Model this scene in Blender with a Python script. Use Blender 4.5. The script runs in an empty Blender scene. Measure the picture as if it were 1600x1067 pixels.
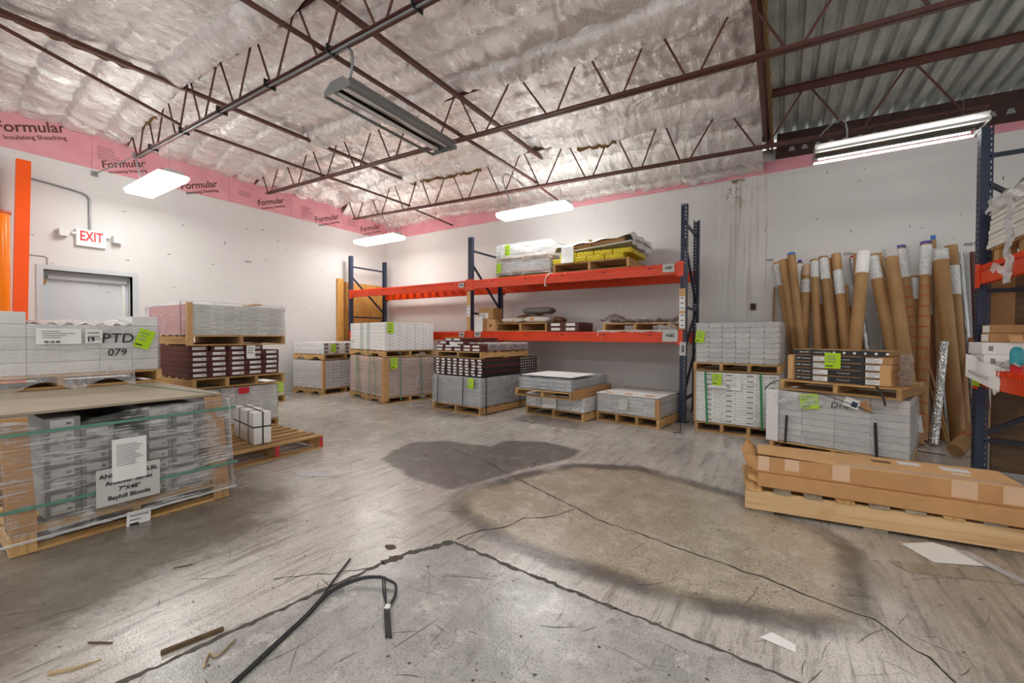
import bpy, bmesh, math, random
import numpy as np
from mathutils import Vector, Matrix
random.seed(7)
RN = np.random.RandomState(11)
S = bpy.context.scene
COL = S.collection
PI = math.pi
rad = math.radians

# ------------------------------------------------------------------ materials
def lin(h):
    h = h.lstrip('#')
    out = []
    for i in (0, 2, 4):
        c = int(h[i:i + 2], 16) / 255
        out.append(c / 12.92 if c <= .04045 else ((c + .055) / 1.055) ** 2.4)
    return (out[0], out[1], out[2], 1)

class NT:
    def __init__(s, name):
        s.m = bpy.data.materials.new(name); s.m.use_nodes = True
        s.t = s.m.node_tree; s.n = s.t.nodes; s.l = s.t.links
        s.b = s.n['Principled BSDF']; s.out = s.n['Material Output']
        s._tc = None
    def new(s, typ, **kw):
        n = s.n.new(typ)
        for k, v in kw.items():
            setattr(n, k, v)
        return n
    def inp(s, node, key, v):
        sk = node.inputs[key]
        if hasattr(v, 'is_linked') or isinstance(v, bpy.types.NodeSocket):
            s.l.new(v, sk)
        else:
            sk.default_value = v
    def co(s, scale=(1, 1, 1), rot=(0, 0, 0), kind='Object', loc=(0, 0, 0)):
        if s._tc is None:
            s._tc = s.new('ShaderNodeTexCoord')
        mp = s.new('ShaderNodeMapping')
        s.l.new(s._tc.outputs[kind], mp.inputs['Vector'])
        mp.inputs['Scale'].default_value = scale
        mp.inputs['Rotation'].default_value = rot
        mp.inputs['Location'].default_value = loc
        return mp.outputs[0]
    def noise(s, scale, vec=None, detail=4, rough=.55, dist=0):
        n = s.new('ShaderNodeTexNoise')
        n.inputs['Scale'].default_value = scale; n.inputs['Detail'].default_value = detail
        n.inputs['Roughness'].default_value = rough; n.inputs['Distortion'].default_value = dist
        s.l.new(vec if vec is not None else s.co(), n.inputs['Vector'])
        return n.outputs['Fac']
    def voro(s, scale, vec=None, feature='F1'):
        n = s.new('ShaderNodeTexVoronoi', feature=feature)
        n.inputs['Scale'].default_value = scale
        s.l.new(vec if vec is not None else s.co(), n.inputs['Vector'])
        return n.outputs['Distance']
    def ramp(s, fac, stops):
        n = s.new('ShaderNodeValToRGB')
        e = n.color_ramp.elements
        while len(e) < len(stops):
            e.new(.5)
        for i, (p, c) in enumerate(stops):
            e[i].position = p
            e[i].color = c if len(c) == 4 else (*c, 1)
        s.l.new(fac, n.inputs[0])
        return n.outputs[0]
    def rng(s, fac, a, b, c=0., d=1., smooth=True):
        n = s.new('ShaderNodeMapRange')
        n.interpolation_type = 'SMOOTHSTEP' if smooth else 'LINEAR'
        s.l.new(fac, n.inputs[0])
        for i, v in enumerate((a, b, c, d)):
            n.inputs[i + 1].default_value = v
        return n.outputs[0]
    def math(s, op, a, b=0., c=None):
        n = s.new('ShaderNodeMath', operation=op)
        for i, v in enumerate((a, b) if c is None else (a, b, c)):
            s.inp(n, i, v)
        return n.outputs[0]
    def mix(s, fac, a, b, mode='MIX'):
        n = s.new('ShaderNodeMix', data_type='RGBA', blend_type=mode)
        s.inp(n, 0, fac); s.inp(n, 6, a); s.inp(n, 7, b)
        return n.outputs[2]
    def bump(s, h, strength=.3, dist=.01):
        n = s.new('ShaderNodeBump')
        n.inputs['Strength'].default_value = strength; n.inputs['Distance'].default_value = dist
        s.l.new(h, n.inputs['Height'])
        s.l.new(n.outputs[0], s.b.inputs['Normal'])
        return n
    def attr(s, name):
        n = s.new('ShaderNodeAttribute', attribute_name=name)
        return n.outputs['Fac']
    def rand(s):
        return s.new('ShaderNodeObjectInfo').outputs['Random']
    def base(s, v): s.inp(s.b, 'Base Color', v)
    def rough(s, v): s.inp(s.b, 'Roughness', v)
    def metal(s, v): s.inp(s.b, 'Metallic', v)

MATS = {}
def simple(name, hexc, rough=.6, metal=0., var=.12, nscale=6., bump=0., bscale=40., spec=None, objvar=0.):
    t = NT(name); c = lin(hexc)
    if var > 0 or objvar > 0:
        n = t.noise(nscale)
        lo = tuple(x * (1 - var) for x in c[:3]) + (1,)
        hi = tuple(min(1, x * (1 + var)) for x in c[:3]) + (1,)
        col = t.ramp(n, [(.3, lo), (.7, hi)])
        if objvar > 0:
            r = t.rng(t.rand(), 0, 1, 1 - objvar, 1 + objvar * .4, False)
            cb = t.new('ShaderNodeCombineColor')
            for i in range(3): t.l.new(r, cb.inputs[i])
            col = t.mix(1., col, cb.outputs[0], 'MULTIPLY')
        t.base(col)
    else:
        t.base(c)
    t.rough(rough); t.metal(metal)
    if bump > 0:
        t.bump(t.noise(bscale), bump, .01)
    if spec is not None:
        t.b.inputs['Specular IOR Level'].default_value = spec
    MATS[name] = t.m
    return t.m

def wood(name, dark, light, axis='x', fine=1.):
    t = NT(name)
    sc = (1.2, 26, 26) if axis == 'x' else (26, 1.2, 26) if axis == 'y' else (26, 26, 1.2)
    v = t.co(scale=sc)
    n = t.noise(1.3 * fine, v, 6, .6, .6)
    col = t.ramp(n, [(.25, lin(dark)), (.55, lin(light)), (.8, tuple(min(1, x * 1.12) for x in lin(light)[:3]))])
    k = t.noise(3.5, t.co(), 3)
    col = t.mix(t.rng(k, .62, .75, 0, .35), col, lin(dark))
    r = t.rng(t.rand(), 0, 1, .68, 1.12, False)
    cb = t.new('ShaderNodeCombineColor')
    for i in range(3): t.l.new(r, cb.inputs[i])
    t.base(t.mix(1., col, cb.outputs[0], 'MULTIPLY'))
    t.rough(.72)
    t.bump(n, .25, .004)
    MATS[name] = t.m
    return t.m

for ax in 'xyz':
    wood('pallet_wood_' + ax, '#8a6238', '#cfa56c', ax)
wood('pine_wood', '#cd9a62', '#ebc695', 'x', .7)
wood('grey_wood', '#6f6455', '#a49783', 'y')
wood('slat_wood', '#9b8460', '#d5c19a', 'y')
simple('red_paint', '#c4313c', .5)
simple('white_board', '#e6e5e4', .55, var=.05, objvar=.10)
simple('grey_board', '#d0cfce', .5, var=.06, objvar=.16)
simple('bright_board', '#f1f0ee', .5, var=.03, objvar=.05)
simple('pink_board', '#d9a3a3', .5, var=.06, objvar=.1)
simple('kraft', '#bb8e5e', .72, var=.09, nscale=9, objvar=.16)
simple('kraft_light', '#d3a873', .7, var=.07, nscale=9)
simple('kraft_dark', '#7d5a36', .75, var=.12)
simple('mauve_kraft', '#cbb1a4', .6, var=.08, objvar=.12)
simple('tape', '#d6b496', .25, var=.05)
simple('maroon', '#5b2d29', .45, var=.12, objvar=.3)
simple('black_print', '#1e1e20', .45, var=.1)
simple('dark_carton', '#2c2c2f', .4, var=.15, objvar=.3)
simple('silver_carton', '#bfc0c4', .4, var=.15, objvar=.12)
simple('blue_grey_carton', '#adb3b9', .45, var=.14, objvar=.2)
simple('paper', '#eeeeec', .7, var=.03)
simple('paper_grey', '#c9c9c6', .7, var=.05)
simple('lime', '#b4e01a', .6, var=.03)
simple('twig', '#a8926e', .8, var=.3, nscale=20)
t = NT('yellow_print'); n = t.noise(1., t.co(scale=(30, 30, 70)), 4, .7)
t.base(t.ramp(n, [(.38, lin('#5a5210')), (.46, lin('#d8bf14')), (.6, lin('#f0dc22'))])); t.rough(.5); MATS['yellow_print'] = t.m
simple('ink', '#202022', .6, var=0)
simple('grey_ink', '#8b8b8e', .6, var=0)
simple('red_ink', '#d8242f', .55, var=0)
simple('orange_beam', '#ea430c', .38, var=.12, nscale=3, bump=.03)
simple('orange_column', '#ff5a02', .35, var=.05, nscale=2)
simple('orange_gloss', '#ff7f05', .16, var=.03, nscale=2)
simple('navy', '#2f3f60', .42, var=.16, nscale=8)
simple('navy_dark', '#232b3b', .45, var=.16, nscale=8)
simple('steel_primer', '#5d362f', .55, var=.22, nscale=5, bump=.05)
simple('ledger', '#3c2721', .7, var=.3, nscale=8)
simple('galvanised', '#a9adae', .38, .75, var=.18, nscale=7)
simple('grey_metal', '#8d8f8e', .42, .4, var=.1)
simple('fixture_white', '#dcdcda', .4, var=.02)
simple('mirror', '#c9c5be', .12, 1., var=.1, nscale=5)
simple('door_grey', '#d3d8dc', .5, var=.03)
simple('door_frame', '#c8cdd0', .45, var=.04)
simple('plastic_white', '#efefec', .35, var=.02)
simple('conduit', '#8f9395', .35, .6, var=.06)
simple('black_strap', '#26262a', .4, var=.1)
simple('green_strap', '#1c8a4b', .4, var=.1)
simple('teal_strap', '#5d8f7b', .4, var=.1)
simple('fibreglass', '#7d6036', .95, var=.35, nscale=30, bump=.6, bscale=80)
simple('cable_black', '#26272c', .5, var=.1)
simple('stick', '#5f4c33', .8, var=.3, nscale=20)
simple('brown_board', '#9a5a2e', .6, var=.2)
simple('crack', '#39342e', .9, var=.3, nscale=30)
simple('scuff', '#55504a', .85, var=.3, nscale=20)
simple('chip', '#5f5040', .9, var=.35, nscale=40)
simple('mortar_edge', '#57534d', .9, var=.4, nscale=30, bump=.6, bscale=60)
simple('blue_cap', '#2f6fc0', .4, var=.05)
simple('purple_cap', '#4a3f9a', .4, var=.05)
simple('red_tape', '#c1502f', .4, var=.15)
simple('teal', '#2b9aa8', .4, var=.1)
simple('white_bag', '#e8e4dd', .5, var=.06, bump=.3, bscale=12)
simple('brown_bag', '#8a6446', .6, var=.15, bump=.3, bscale=12)
simple('grey_bag', '#8d8a83', .6, var=.12, bump=.3, bscale=12)
simple('orange_print', '#e29a52', .5, var=.1)
simple('brass', '#b98a3e', .35, .7, var=.1)
simple('curtain_steel', '#8f8a8c', .4, .35, var=.12)
simple('foam_white', '#e9e7e1', .55, var=.04)
simple('plywood_edge', '#b3803f', .7)

def emission(name, hexc, st):
    t = NT(name)
    e = t.new('ShaderNodeEmission')
    e.inputs[0].default_value = lin(hexc); e.inputs[1].default_value = st
    t.l.new(e.outputs[0], t.out.inputs[0])
    MATS[name] = t.m
LENS = 15.0
emission('lens_lit', '#fffdf8', LENS)
emission('tube_lit', '#fffdf8', 17.0)

# plywood
t = NT('plywood'); v = t.co(scale=(9, 9, 1.3))
n = t.noise(2.2, v, 6, .6, 2.5)
t.base(t.ramp(n, [(.3, lin('#a8702f')), (.5, lin('#d39a4d')), (.7, lin('#e0b06a'))])); t.rough(.7)
MATS['plywood'] = t.m
# wood-look vinyl planks on a sheet
t = NT('plank_print'); v = t.co(scale=(1.5, 9, 22))
n = t.noise(1.4, v, 6, .65, .4)
br = t.new('ShaderNodeTexBrick'); t.l.new(t.co(scale=(1, 1, 1), rot=(PI / 2, 0, 0)), br.inputs['Vector'])
br.inputs['Scale'].default_value = 3.2; br.inputs['Brick Width'].default_value = 1.4; br.inputs['Row Height'].default_value = .38
br.inputs['Color1'].default_value = lin('#7b6047'); br.inputs['Color2'].default_value = lin('#54412f')
br.inputs['Mortar'].default_value = lin('#2f251c'); br.inputs['Mortar Size'].default_value = .006
t.base(t.mix(.6, br.outputs[0], t.ramp(n, [(.3, lin('#4c3a2a')), (.7, lin('#8f7152'))]))); t.rough(.6)
MATS['plank_print'] = t.m

# painted wall
def wallmat(name, hexc):
    t = NT(name); c = lin(hexc)
    n = t.noise(.9, None, 5)
    col = t.ramp(n, [(.3, tuple(x * .93 for x in c[:3])), (.7, c)])
    sp = t.noise(42, None, 2, .5)                       # small dings
    col = t.mix(t.rng(sp, .73, .78, 0, .5), col, lin('#8b847b'))
    s2 = t.noise(3.2, t.co(scale=(1, 1, 1.6)), 6, .75)
    col = t.mix(t.rng(s2, .66, .8, 0, .35), col, lin('#b4a99c'))
    t.base(col); t.rough(.62)
    t.bump(t.noise(60), .08, .004)
    MATS[name] = t.m
wallmat('wall_paint', '#dedcda')
t = NT('wall_stain')     # water marks running down under the roof edge
st = t.noise(1., t.co(scale=(13, 1, .4)), 4, .7)
bl = t.noise(5., None, 4, .7)
fa = t.math('MULTIPLY', t.rng(st, .5, .68), t.attr('edge'))
col = t.mix(t.math('MULTIPLY', fa, .75), lin('#d9d6d2'), lin('#b59c70'))
col = t.mix(t.math('MULTIPLY', t.rng(bl, .5, .62, 0, .8), t.attr('blot')), col, lin('#57503c'))
t.base(col); t.rough(.65)
tr = t.new('ShaderNodeBsdfTransparent'); mx = t.new('ShaderNodeMixShader')
al = t.math('MINIMUM', 1., t.math('ADD', t.math('MULTIPLY', fa, .45), t.math('MULTIPLY', t.rng(bl, .5, .62, 0, .9), t.attr('blot'))))
t.l.new(al, mx.inputs[0]); t.l.new(tr.outputs[0], mx.inputs[1]); t.l.new(t.b.outputs[0], mx.inputs[2]); t.l.new(mx.outputs[0], t.out.inputs[0])
MATS['wall_stain'] = t.m

# pink foam board
t = NT('pink_foam')
n = t.noise(2.5, None, 4)
t.base(t.ramp(n, [(.3, lin('#d98f9b')), (.7, lin('#e6a6ae'))])); t.rough(.6)
t.bump(t.noise(90), .1, .003)
MATS['pink_foam'] = t.m

# foil-faced insulation
t = NT('foil')
w1 = t.noise(1.15, t.co(scale=(8.5, 1.5, 1)), 7, .64, .9)
w2 = t.noise(2.4, t.co(scale=(2.2, 1.3, 1), rot=(0, 0, .5)), 6, .7, 2.2)
w3 = t.noise(34, None, 3, .6, .4)
h = t.math('ADD', t.math('MULTIPLY', w1, 1.0), t.math('ADD', t.math('MULTIPLY', w2, .8), t.math('MULTIPLY', w3, .16)))
t.base(t.ramp(t.noise(1.3, None, 4), [(.3, lin('#e6e2de')), (.7, lin('#f8f6f4'))]))
t.metal(.62); t.rough(t.rng(t.noise(5, None, 3), .3, .7, .16, .34, False))
t.bump(h, .85, .035)
MATS['foil'] = t.m

# corrugated deck
t = NT('deck_steel')
n = t.noise(3, t.co(scale=(3, .6, 1)), 5, .65)
col = t.ramp(n, [(.3, lin('#979c97')), (.55, lin('#b8beb8')), (.75, lin('#d0d5cf'))])
t.base(col); t.metal(.35); t.rough(.48)
MATS['deck_steel'] = t.m

# stretch film
def film(name, alpha, white, streak=(3, 3, 60), bmp=.5, gl=(.48, .66, .45)):
    t = NT(name)
    n = t.noise(1.6, t.co(scale=streak), 5, .7, .6)
    n2 = t.noise(5, None, 4, .6, 1.2)
    t.base(lin(white)); t.rough(.13)
    t.b.inputs['Specular IOR Level'].default_value = .8
    t.bump(t.math('ADD', n, t.math('MULTIPLY', n2, .9)), bmp, .02)
    tr = t.new('ShaderNodeBsdfTransparent')
    mx = t.new('ShaderNodeMixShader')
    hl = t.rng(t.math('ADD', t.math('MULTIPLY', n, .6), t.math('MULTIPLY', n2, .4)), .0, 1., 0, 1.) if False else t.rng(t.math('ADD', t.math('MULTIPLY', n, .6), t.math('MULTIPLY', n2, .4)), gl[0], gl[1], 0, gl[2])  # pale streaks of higher opacity stand in for glints on the film
    fr = t.new('ShaderNodeFresnel'); fr.inputs[0].default_value = 1.35
    a = t.math('MINIMUM', .95, t.math('ADD', t.math('ADD', alpha, hl), t.math('MULTIPLY', fr.outputs[0], .45)))
    t.l.new(a, mx.inputs[0]); t.l.new(tr.outputs[0], mx.inputs[1]); t.l.new(t.b.outputs[0], mx.inputs[2])
    t.l.new(mx.outputs[0], t.out.inputs[0])
    MATS[name] = t.m
film('film', .10, '#ececee', (3, 3, 60), .5, (.50, .62, .5))
film('film_clear', .08, '#e6e7e8', (2.2, 2.2, 48), .95, (.47, .60, .62))
film('film_thick', .30, '#d9dade')
film('film_white', .6, '#f2f2f2')
film('film_loose', .25, '#e8e8ea', (7, 7, 7))

# perforated upright steel: two columns of holes, real see-through
def perforated(name, hexc):
    t = NT(name); t.base(t.ramp(t.noise(9), [(.3, tuple(x * .8 for x in lin(hexc)[:3])), (.7, lin(hexc))])); t.rough(.42)
    MATS[name] = t.m
perforated('navy_perf', '#2a3550')

# silver roll wraps
t = NT('foil_roll'); n = t.noise(14, t.co(scale=(1, 1, .35)), 5, .6, 2)
t.base(lin('#c9ccd0')); t.metal(.9); t.rough(.25); t.bump(n, .9, .02); MATS['foil_roll'] = t.m
t = NT('sparkle_roll'); n = t.voro(55)
t.base(t.ramp(n, [(.2, lin('#6d7072')), (.45, lin('#cfd2d4')), (.7, lin('#ffffff'))])); t.metal(.6); t.rough(.25); t.bump(n, .8, .01); MATS['sparkle_roll'] = t.m
# kraft tube with spiral seam
t = NT('tube_kraft')
n = t.noise(8, t.co(scale=(1, 1, .3)), 4)
col = t.ramp(n, [(.3, lin('#a97f50')), (.7, lin('#c69b68'))])
r = t.rng(t.rand(), 0, 1, .78, 1.1, False)
cb = t.new('ShaderNodeCombineColor')
for i in range(3): t.l.new(r, cb.inputs[i])
t.base(t.mix(1., col, cb.outputs[0], 'MULTIPLY')); t.rough(.6); MATS['tube_kraft'] = t.m
# scribbled paper
t = NT('print_paper')
n = t.noise(1., t.co(scale=(160, 160, 45)), 3, .7)
t.base(t.ramp(n, [(.42, lin('#b9bbc2')), (.52, lin('#efefee'))])); t.rough(.6); MATS['print_paper'] = t.m

# ------------------------------------------------------------------ mesh helper
class MB:
    def __init__(s): s.v = []; s.f = []; s.m = []; s.sm = []
    def _add(s, vs, fs, m=0, M=None, sm=False):
        o = len(s.v)
        for p in vs:
            p = Vector(p)
            s.v.append(tuple(M @ p) if M is not None else tuple(p))
        for f in fs:
            s.f.append([o + i for i in f]); s.m.append(m); s.sm.append(sm)
        return s
    def box(s, x0, x1, y0, y1, z0, z1, m=0, M=None):
        return s._add([(x0, y0, z0), (x1, y0, z0), (x1, y1, z0), (x0, y1, z0), (x0, y0, z1), (x1, y0, z1), (x1, y1, z1), (x0, y1, z1)],
                      [(0, 3, 2, 1), (4, 5, 6, 7), (0, 1, 5, 4), (1, 2, 6, 5), (2, 3, 7, 6), (3, 0, 4, 7)], m, M)
    def hexa(s, c, m=0):
        return s._add(c, [(0, 3, 2, 1), (4, 5, 6, 7), (0, 1, 5, 4), (1, 2, 6, 5), (2, 3, 7, 6), (3, 0, 4, 7)], m)
    def quad(s, a, b, c, d, m=0): return s._add([a, b, c, d], [(0, 1, 2, 3)], m)
    def bar(s, p0, p1, w, h, m=0, up=(0, 0, 1)):
        p0 = Vector(p0); p1 = Vector(p1); d = (p1 - p0).normalized(); u = Vector(up)
        if abs(d.dot(u)) > .99: u = Vector((1, 0, 0))
        x = d.cross(u).normalized(); z = x.cross(d)
        c = []
        for p in (p0, p1):
            for a, b in ((-1, -1), (1, -1), (1, 1), (-1, 1)):
                c.append(p + x * (a * w / 2) + z * (b * h / 2))
        return s._add(c, [(0, 3, 2, 1), (4, 5, 6, 7), (0, 1, 5, 4), (1, 2, 6, 5), (2, 3, 7, 6), (3, 0, 4, 7)], m)
    def prism(s, prof, p0, ex, ey, ez, L, m=0):
        p0 = Vector(p0); ex = Vector(ex); ey = Vector(ey); ez = Vector(ez); n = len(prof)
        vs = [p0 + ex * a + ey * b for a, b in prof] + [p0 + ex * a + ey * b + ez * L for a, b in prof]
        fs = [tuple(range(n))[::-1], tuple(range(n, 2 * n))] + [(i, (i + 1) % n, n + (i + 1) % n, n + i) for i in range(n)]
        return s._add(vs, fs, m)
    def tube(s, pts, r, n=10, m=0, cap=True):
        pts = [Vector(p) for p in pts]; rr = r if isinstance(r, (list, tuple)) else [r] * len(pts)
        rings = []; prev = None
        for i, p in enumerate(pts):
            d = (pts[min(i + 1, len(pts) - 1)] - pts[max(i - 1, 0)]).normalized()
            if prev is None:
                u = Vector((0, 0, 1)) if abs(d.z) < .9 else Vector((1, 0, 0))
                x = d.cross(u).normalized()
            else:
                x = (prev - d * prev.dot(d)).normalized()
            prev = x; y = d.cross(x)
            rings.append([p + (x * math.cos(2 * PI * k / n) + y * math.sin(2 * PI * k / n)) * rr[i] for k in range(n)])
        vs = [q for r_ in rings for q in r_]
        fs = [(i * n + k, i * n + (k + 1) % n, (i + 1) * n + (k + 1) % n, (i + 1) * n + k) for i in range(len(pts) - 1) for k in range(n)]
        s._add(vs, fs, m, None, True)
        if cap:
            s._add(rings[0], [tuple(range(n))[::-1]], m); s._add(rings[-1], [tuple(range(n))], m)
        return s
    def grid(s, P, m=0, sm=True):
        nu = len(P); nv = len(P[0])
        return s._add([q for r in P for q in r], [(i * nv + j, (i + 1) * nv + j, (i + 1) * nv + j + 1, i * nv + j + 1) for i in range(nu - 1) for j in range(nv - 1)], m, None, sm)
    def mesh(s, name, mats, bevel=0.):
        me = bpy.data.meshes.new(name)
        me.from_pydata(s.v, [], s.f)
        for k in ([mats] if isinstance(mats, str) else mats): me.materials.append(MATS[k])
        me.polygons.foreach_set('material_index', s.m)
        me.polygons.foreach_set('use_smooth', s.sm)
        if bevel > 0:
            bm = bmesh.new(); bm.from_mesh(me)
            bmesh.ops.bevel(bm, geom=bm.edges[:], offset=bevel, segments=1, affect='EDGES', clamp_overlap=True)
            bm.to_mesh(me); bm.free()
        me.update()
        return me
    def build(s, name, mats, parent=None, loc=(0, 0, 0), rz=0., bevel=0., rot=None):
        return link(name, s.mesh(name, mats, bevel), parent, loc, rz, rot)

def link(name, data, parent=None, loc=(0, 0, 0), rz=0., rot=None):
    o = bpy.data.objects.new(name, data); COL.objects.link(o)
    o.parent = parent; o.location = loc; o.rotation_euler = rot if rot else (0, 0, rz)
    return o
def tag(o, label, cat, group=None, kind=None):
    o['label'] = label; o['category'] = cat
    if group: o['group'] = group
    if kind: o['kind'] = kind
    return o
def thing(name, label, cat, loc=(0, 0, 0), rz=0., group=None, rot=None):
    return tag(link(name, None, None, loc, rz, rot), label, cat, group)
def struct(name, mb, mats, **k):
    o = mb.build(name, mats, **k)
    if o.parent is None: o['kind'] = 'structure'
    return o
def clone(o, loc, rz=None, label=None, parent=None):
    c = o.copy(); COL.objects.link(c); c.parent = parent
    if parent is None:
        c.location = loc
        if rz is not None: c.rotation_euler = (0, 0, rz)
    if label: c['label'] = label
    for ch in o.children: clone(ch, None, None, None, c)
    return c
class Frame:           # a load's own axes: x along its front, y into its depth
    def __init__(s, x, y, yaw): s.o = Vector((x, y, 0)); s.a = rad(yaw); s.R = Matrix.Rotation(s.a, 3, 'Z')
    def p(s, x, y, z): return s.o + s.R @ Vector((x, y, z))

def text_mesh(body, size, mat, align='CENTER', bold=0., shear=0.):
    cu = bpy.data.curves.new('t', 'FONT'); cu.body = body; cu.size = size
    cu.align_x = align; cu.align_y = 'CENTER'; cu.offset = bold; cu.extrude = .0006; cu.shear = shear
    cu.resolution_u = 3
    ob = bpy.data.objects.new('t', cu); COL.objects.link(ob)
    dg = bpy.context.evaluated_depsgraph_get()
    me = bpy.data.meshes.new_from_object(ob.evaluated_get(dg))
    bpy.data.objects.remove(ob); bpy.data.curves.remove(cu)
    me.materials.clear(); me.materials.append(MATS[mat])
    return me
def text(name, body, size, mat, parent, loc, rot, **k):
    return link(name, text_mesh(body, size, mat, **k), parent, loc, 0, rot)
FRONT = (PI / 2, 0, 0)              # text that faces local -y
EAST = (PI / 2, 0, PI / 2)          # text that faces +x
def inklines(x0, x1, z0, z1, n, m=0, y=-.0012, th=.35, ragged=True):
    b = MB(); dz = (z1 - z0) / n
    for i in range(n):
        e = x1 - (x1 - x0) * (random.random() * .5 if ragged else 0)
        z = z0 + dz * (i + .5)
        b.quad((x0, y, z - dz * th / 2), (e, y, z - dz * th / 2), (e, y, z + dz * th / 2), (x0, y, z + dz * th / 2), m)
    return b

# ---- smooth 2-D value noise
def vnoise(x, y, seed=0):
    xi = np.floor(x).astype(np.int64); yi = np.floor(y).astype(np.int64)
    fx = x - xi; fy = y - yi
    fx = fx * fx * (3 - 2 * fx); fy = fy * fy * (3 - 2 * fy)
    def hsh(a, b):
        n = (a * 374761393 + b * 668265263 + seed * 974634777) & 0x7fffffff
        n = ((n ^ (n >> 13)) * 1274126177) & 0x7fffffff
        return ((n ^ (n >> 16)) & 0xffff) / 65535.
    return (hsh(xi, yi) * (1 - fx) + hsh(xi + 1, yi) * fx) * (1 - fy) + (hsh(xi, yi + 1) * (1 - fx) + hsh(xi + 1, yi + 1) * fx) * fy - .5
def grid_mesh(name, X, Y, Z, mats, attrs=None, flip=False):
    nu, nv = X.shape
    co = np.stack([X, Y, Z], -1).reshape(-1, 3)
    i = np.arange(nu - 1)[:, None] * nv + np.arange(nv - 1)[None]
    q = np.stack([i, i + nv, i + nv + 1, i + 1], -1).reshape(-1, 4)
    if flip: q = q[:, ::-1]
    me = bpy.data.meshes.new(name)
    me.vertices.add(len(co)); me.vertices.foreach_set('co', co.astype(np.float32).ravel())
    me.loops.add(q.size); me.loops.foreach_set('vertex_index', q.astype(np.int32).ravel())
    me.polygons.add(len(q)); me.polygons.foreach_set('loop_start', (np.arange(len(q)) * 4).astype(np.int32))
    me.polygons.foreach_set('use_smooth', np.ones(len(q), bool))
    me.update(calc_edges=True); me.validate()
    me.materials.append(MATS[mats])
    for k, a in (attrs or {}).items():
        at = me.attributes.new(k, 'FLOAT', 'POINT'); at.data.foreach_set('value', a.astype(np.float32).ravel())
    return me
# ================================================================== SETTING
XL, YB = -8.79, 7.55         # left wall face, back wall face
CEIL = lambda x: 4.25 - .037 * x      # underside of the roof deck
ZT = lambda x: 4.165 - .037 * x       # underside of joist top chords
ZB = lambda x: 3.605 - .033 * x       # underside of joist bottom chords
JY = [.37, 2.30, 4.23, 6.16]          # joist lines
def poly_sd(X, Y, P):
    d = np.full(X.shape, 1e9); ins = np.zeros(X.shape, bool)
    for (ax, ay), (bx, by) in zip(P, P[1:] + P[:1]):
        ex, ey = bx - ax, by - ay
        t = np.clip(((X - ax) * ex + (Y - ay) * ey) / (ex * ex + ey * ey), 0, 1)
        d = np.minimum(d, np.hypot(X - ax - t * ex, Y - ay - t * ey))
        c = ((ay > Y) != (by > Y)) & (X < (bx - ax) * (Y - ay) / ((by - ay) if by != ay else 1e-9) + ax)
        ins ^= c
    return np.where(ins, d, -d)
# ---- floor
xs = np.arange(-8.85, 5.6, .035); ys = np.arange(-2.2, 7.6, .035)
gx, gy = np.meshgrid(xs, ys, indexing='ij')
STAIN = [(-3.25, 2.72), (-3.42, 3.02), (-3.48, 3.35), (-3.2, 3.62), (-2.86, 3.66), (-2.66, 3.72), (-2.62, 4.02), (-2.25, 4.2), (-1.75, 4.1), (-1.72, 3.75), (-1.92, 3.3), (-2.05, 2.82), (-2.15, 2.48), (-2.62, 2.5)]
PATCH = [(-2.05, 2.55), (-1.85, 3.15), (-1.62, 3.6), (-1.1, 3.85), (-.3, 3.6), (.2, 3.25), (.36, 3.02), (.33, 2.6), (.3, 2.28), (.12, 2.12), (-.35, 2.02), (-.95, 2.0), (-1.35, 2.04), (-1.62, 2.12), (-1.86, 2.22), (-2.02, 2.38)]
SLAB = [(-1.92, .3), (-1.76, 1.49), (-1.74, 1.62), (-1.60, 1.86), (-1.2, 1.82), (-.6, 1.795), (.07, 1.76), (.9, 1.70), (2.0, 1.6), (2.4, -2.4), (-2.2, -2.4)]
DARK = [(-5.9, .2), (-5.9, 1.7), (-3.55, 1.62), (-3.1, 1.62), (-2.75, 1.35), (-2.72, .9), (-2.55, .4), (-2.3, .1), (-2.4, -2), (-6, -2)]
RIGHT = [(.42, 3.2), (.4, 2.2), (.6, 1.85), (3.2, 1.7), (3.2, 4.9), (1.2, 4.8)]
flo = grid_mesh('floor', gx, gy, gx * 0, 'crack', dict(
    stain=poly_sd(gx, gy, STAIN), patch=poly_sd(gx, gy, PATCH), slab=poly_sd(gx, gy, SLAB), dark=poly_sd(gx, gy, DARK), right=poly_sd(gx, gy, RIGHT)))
t = NT('concrete')
P = t.co()
warp = t.noise(2.6, P, 5, .65)
wob = t.math('MULTIPLY', t.math('SUBTRACT', warp, .5), .22)
fine = t.noise(22, P, 4, .7)
wobf = t.math('ADD', wob, t.math('MULTIPLY', t.math('SUBTRACT', fine, .5), .10))
big = t.noise(.7, P, 5, .6); med = t.noise(4.5, P, 6, .7); grit = t.noise(120, P, 2, .6)
str1 = t.noise(3., t.co(scale=(5, .55, 1), rot=(0, 0, .9)), 6, .72)
str2 = t.noise(3., t.co(scale=(7, .5, 1), rot=(0, 0, -.55)), 6, .72)
col = t.ramp(big, [(.3, lin('#aaa39d')), (.5, lin('#c9c3bd')), (.7, lin('#dfdad5'))])
col = t.mix(t.rng(str1, .48, .68, 0, .7), col, lin('#7d766f'))
col = t.mix(t.rng(str2, .52, .7, 0, .6), col, lin('#78726c'))
col = t.mix(t.rng(med, .55, .8, 0, .4), col, lin('#ded9d4'))
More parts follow.
